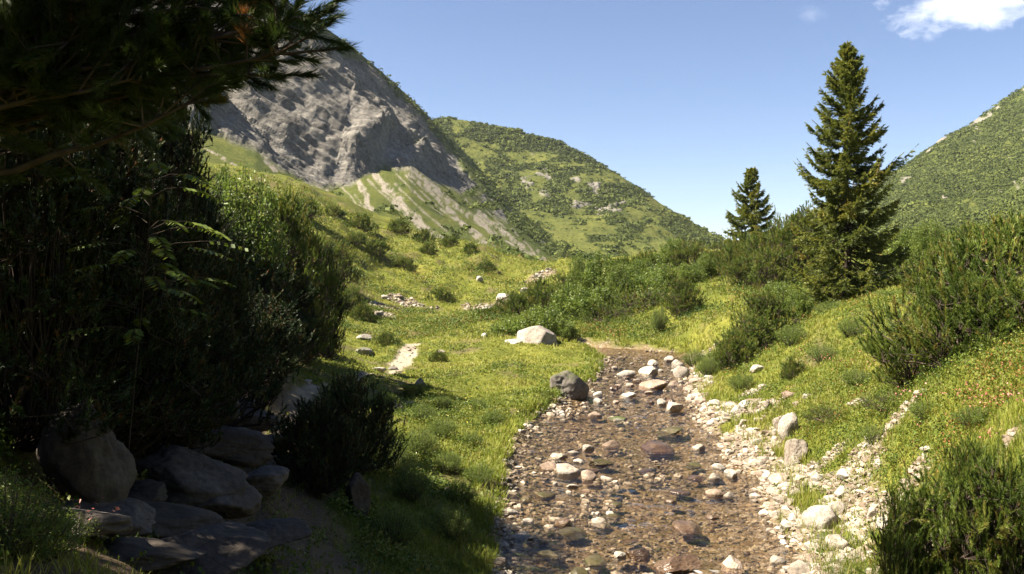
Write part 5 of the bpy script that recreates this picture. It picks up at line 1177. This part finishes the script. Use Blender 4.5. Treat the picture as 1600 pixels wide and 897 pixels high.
flowers('meadow_flowers',np.stack([x,y,height(x,y)+.13],1),.035,'yellow_flower',1,'yellow and white specks of meadow flowers','flowers',rgs,.02)
# ------------------------------------------------------------------ camera, sun, sky
cam=bpy.data.cameras.new('camera'); co=bpy.data.objects.new('camera',cam); C.objects.link(co)
cam.sensor_width=36; cam.lens=F/1600*36; cam.shift_y=-(448.5-HOR)/1600
cam.clip_start=.05; cam.clip_end=8000
co.location=(0,0,0); co.rotation_euler=(radians(90),0,0); SC.camera=co
sl=bpy.data.lights.new('sun','SUN'); sl.energy=SUN_E; sl.angle=radians(.53); sl.color=(1,.90,.74)
so=bpy.data.objects.new('sun',sl); C.objects.link(so)
from mathutils import Vector
so.rotation_euler=Vector(SUN).to_track_quat('Z','Y').to_euler()
hb=mesh_np('haze',np.array([(x,y,z) for x in (-3100,3100) for y in (-3100,3100) for z in (float(GZ.min())-1.5,HAZE_TOP)]),Q=[[0,1,3,2],[4,6,7,5],[0,4,5,1],[2,3,7,6],[0,2,6,4],[1,5,7,3]])
if HAZE>0:
    hm,hn,_,HL=new_mat('mountain_air'); pv=node(hn,'ShaderNodeVolumePrincipled',ins={'Color':(.80,.88,1,1),'Density':HAZE,'Anisotropy':.2}); oo=node(hn,'ShaderNodeOutputMaterial'); HL.new(pv.outputs[0],oo.inputs['Volume'])
    hb.materials.append(hm); link('haze',hb,kind='stuff',label='thin mountain air over the valley',cat='haze')
w=bpy.data.worlds.new('World'); SC.world=w; w.use_nodes=True
nt=w.node_tree; nt.nodes.clear()
sky=node(nt,'ShaderNodeTexSky',sky_type='NISHITA',sun_disc=False,sun_elevation=SUN_EL,altitude=1500,air_density=1.0,dust_density=SKY_DUST,ozone_density=2.2)
sky.sun_rotation=math.atan2(SUN[0],SUN[1])
tc=node(nt,'ShaderNodeTexCoord')
# wisps of cloud, high on the right
def cloud_mask(px,row,wx,wy,th,sd):
    c=unit(np.array([(px-800)/F,1,(HOR-row)/F]))
    right=unit(np.cross(c,[0,0,1])); up=np.cross(right,c)
    a=node(nt,'ShaderNodeVectorMath',operation='DOT_PRODUCT'); nt.links.new(tc.outputs['Generated'],a.inputs[0]); a.inputs[1].default_value=tuple(right/wx)
    b=node(nt,'ShaderNodeVectorMath',operation='DOT_PRODUCT'); nt.links.new(tc.outputs['Generated'],b.inputs[0]); b.inputs[1].default_value=tuple(up/wy)
    f=node(nt,'ShaderNodeVectorMath',operation='DOT_PRODUCT'); nt.links.new(tc.outputs['Generated'],f.inputs[0]); f.inputs[1].default_value=tuple(c)
    d=math_(nt,'SQRT',math_(nt,'ADD',math_(nt,'MULTIPLY',a.outputs['Value'],a.outputs['Value']),math_(nt,'MULTIPLY',b.outputs['Value'],b.outputs['Value'])))
    mp=node(nt,'ShaderNodeMapping',ins={'Scale':(30,30,55),'Location':(sd,sd*2,sd)}); nt.links.new(tc.outputs['Generated'],mp.inputs[0])
    n=noise(nt,mp.outputs[0],1.1,7,.58,.35)
    v=math_(nt,'SUBTRACT',math_(nt,'MULTIPLY',n,2.0),d)
    return math_(nt,'MULTIPLY',ramp(nt,v,[(max(0,th),0),(th+.7,1)]),math_(nt,'GREATER_THAN',f.outputs['Value'],.5))
m1=cloud_mask(1540,8,.105,.030,.16,3.1); m2=cloud_mask(1268,20,.03,.02,.42,8.3)
cm=math_(nt,'ADD',m1,math_(nt,'MULTIPLY',m2,.16),True)
bg=node(nt,'ShaderNodeBackground',ins={'Strength':SKY_S})
g=mix(nt,math_(nt,'MULTIPLY',cm,.58),mix(nt,1.0,sky.outputs[0],(.80,.76,.80),'MULTIPLY'),CLOUD_C)
nt.links.new(g,bg.inputs[0])
o=node(nt,'ShaderNodeOutputWorld'); nt.links.new(bg.outputs[0],o.inputs[0])
SC.view_settings.view_transform='Standard'; SC.view_settings.look='None'; SC.view_settings.gamma=1; SC.view_settings.exposure=EXPO
SC.view_settings.use_curve_mapping=False
cy=SC.cycles
cy.max_bounces=8; cy.diffuse_bounces=2; cy.glossy_bounces=2; cy.transmission_bounces=3; cy.transparent_max_bounces=8
cy.use_denoising=True; cy.caustics_reflective=False; cy.caustics_refractive=False
try: cy.denoiser='OPENIMAGEDENOISE'
except Exception: pass
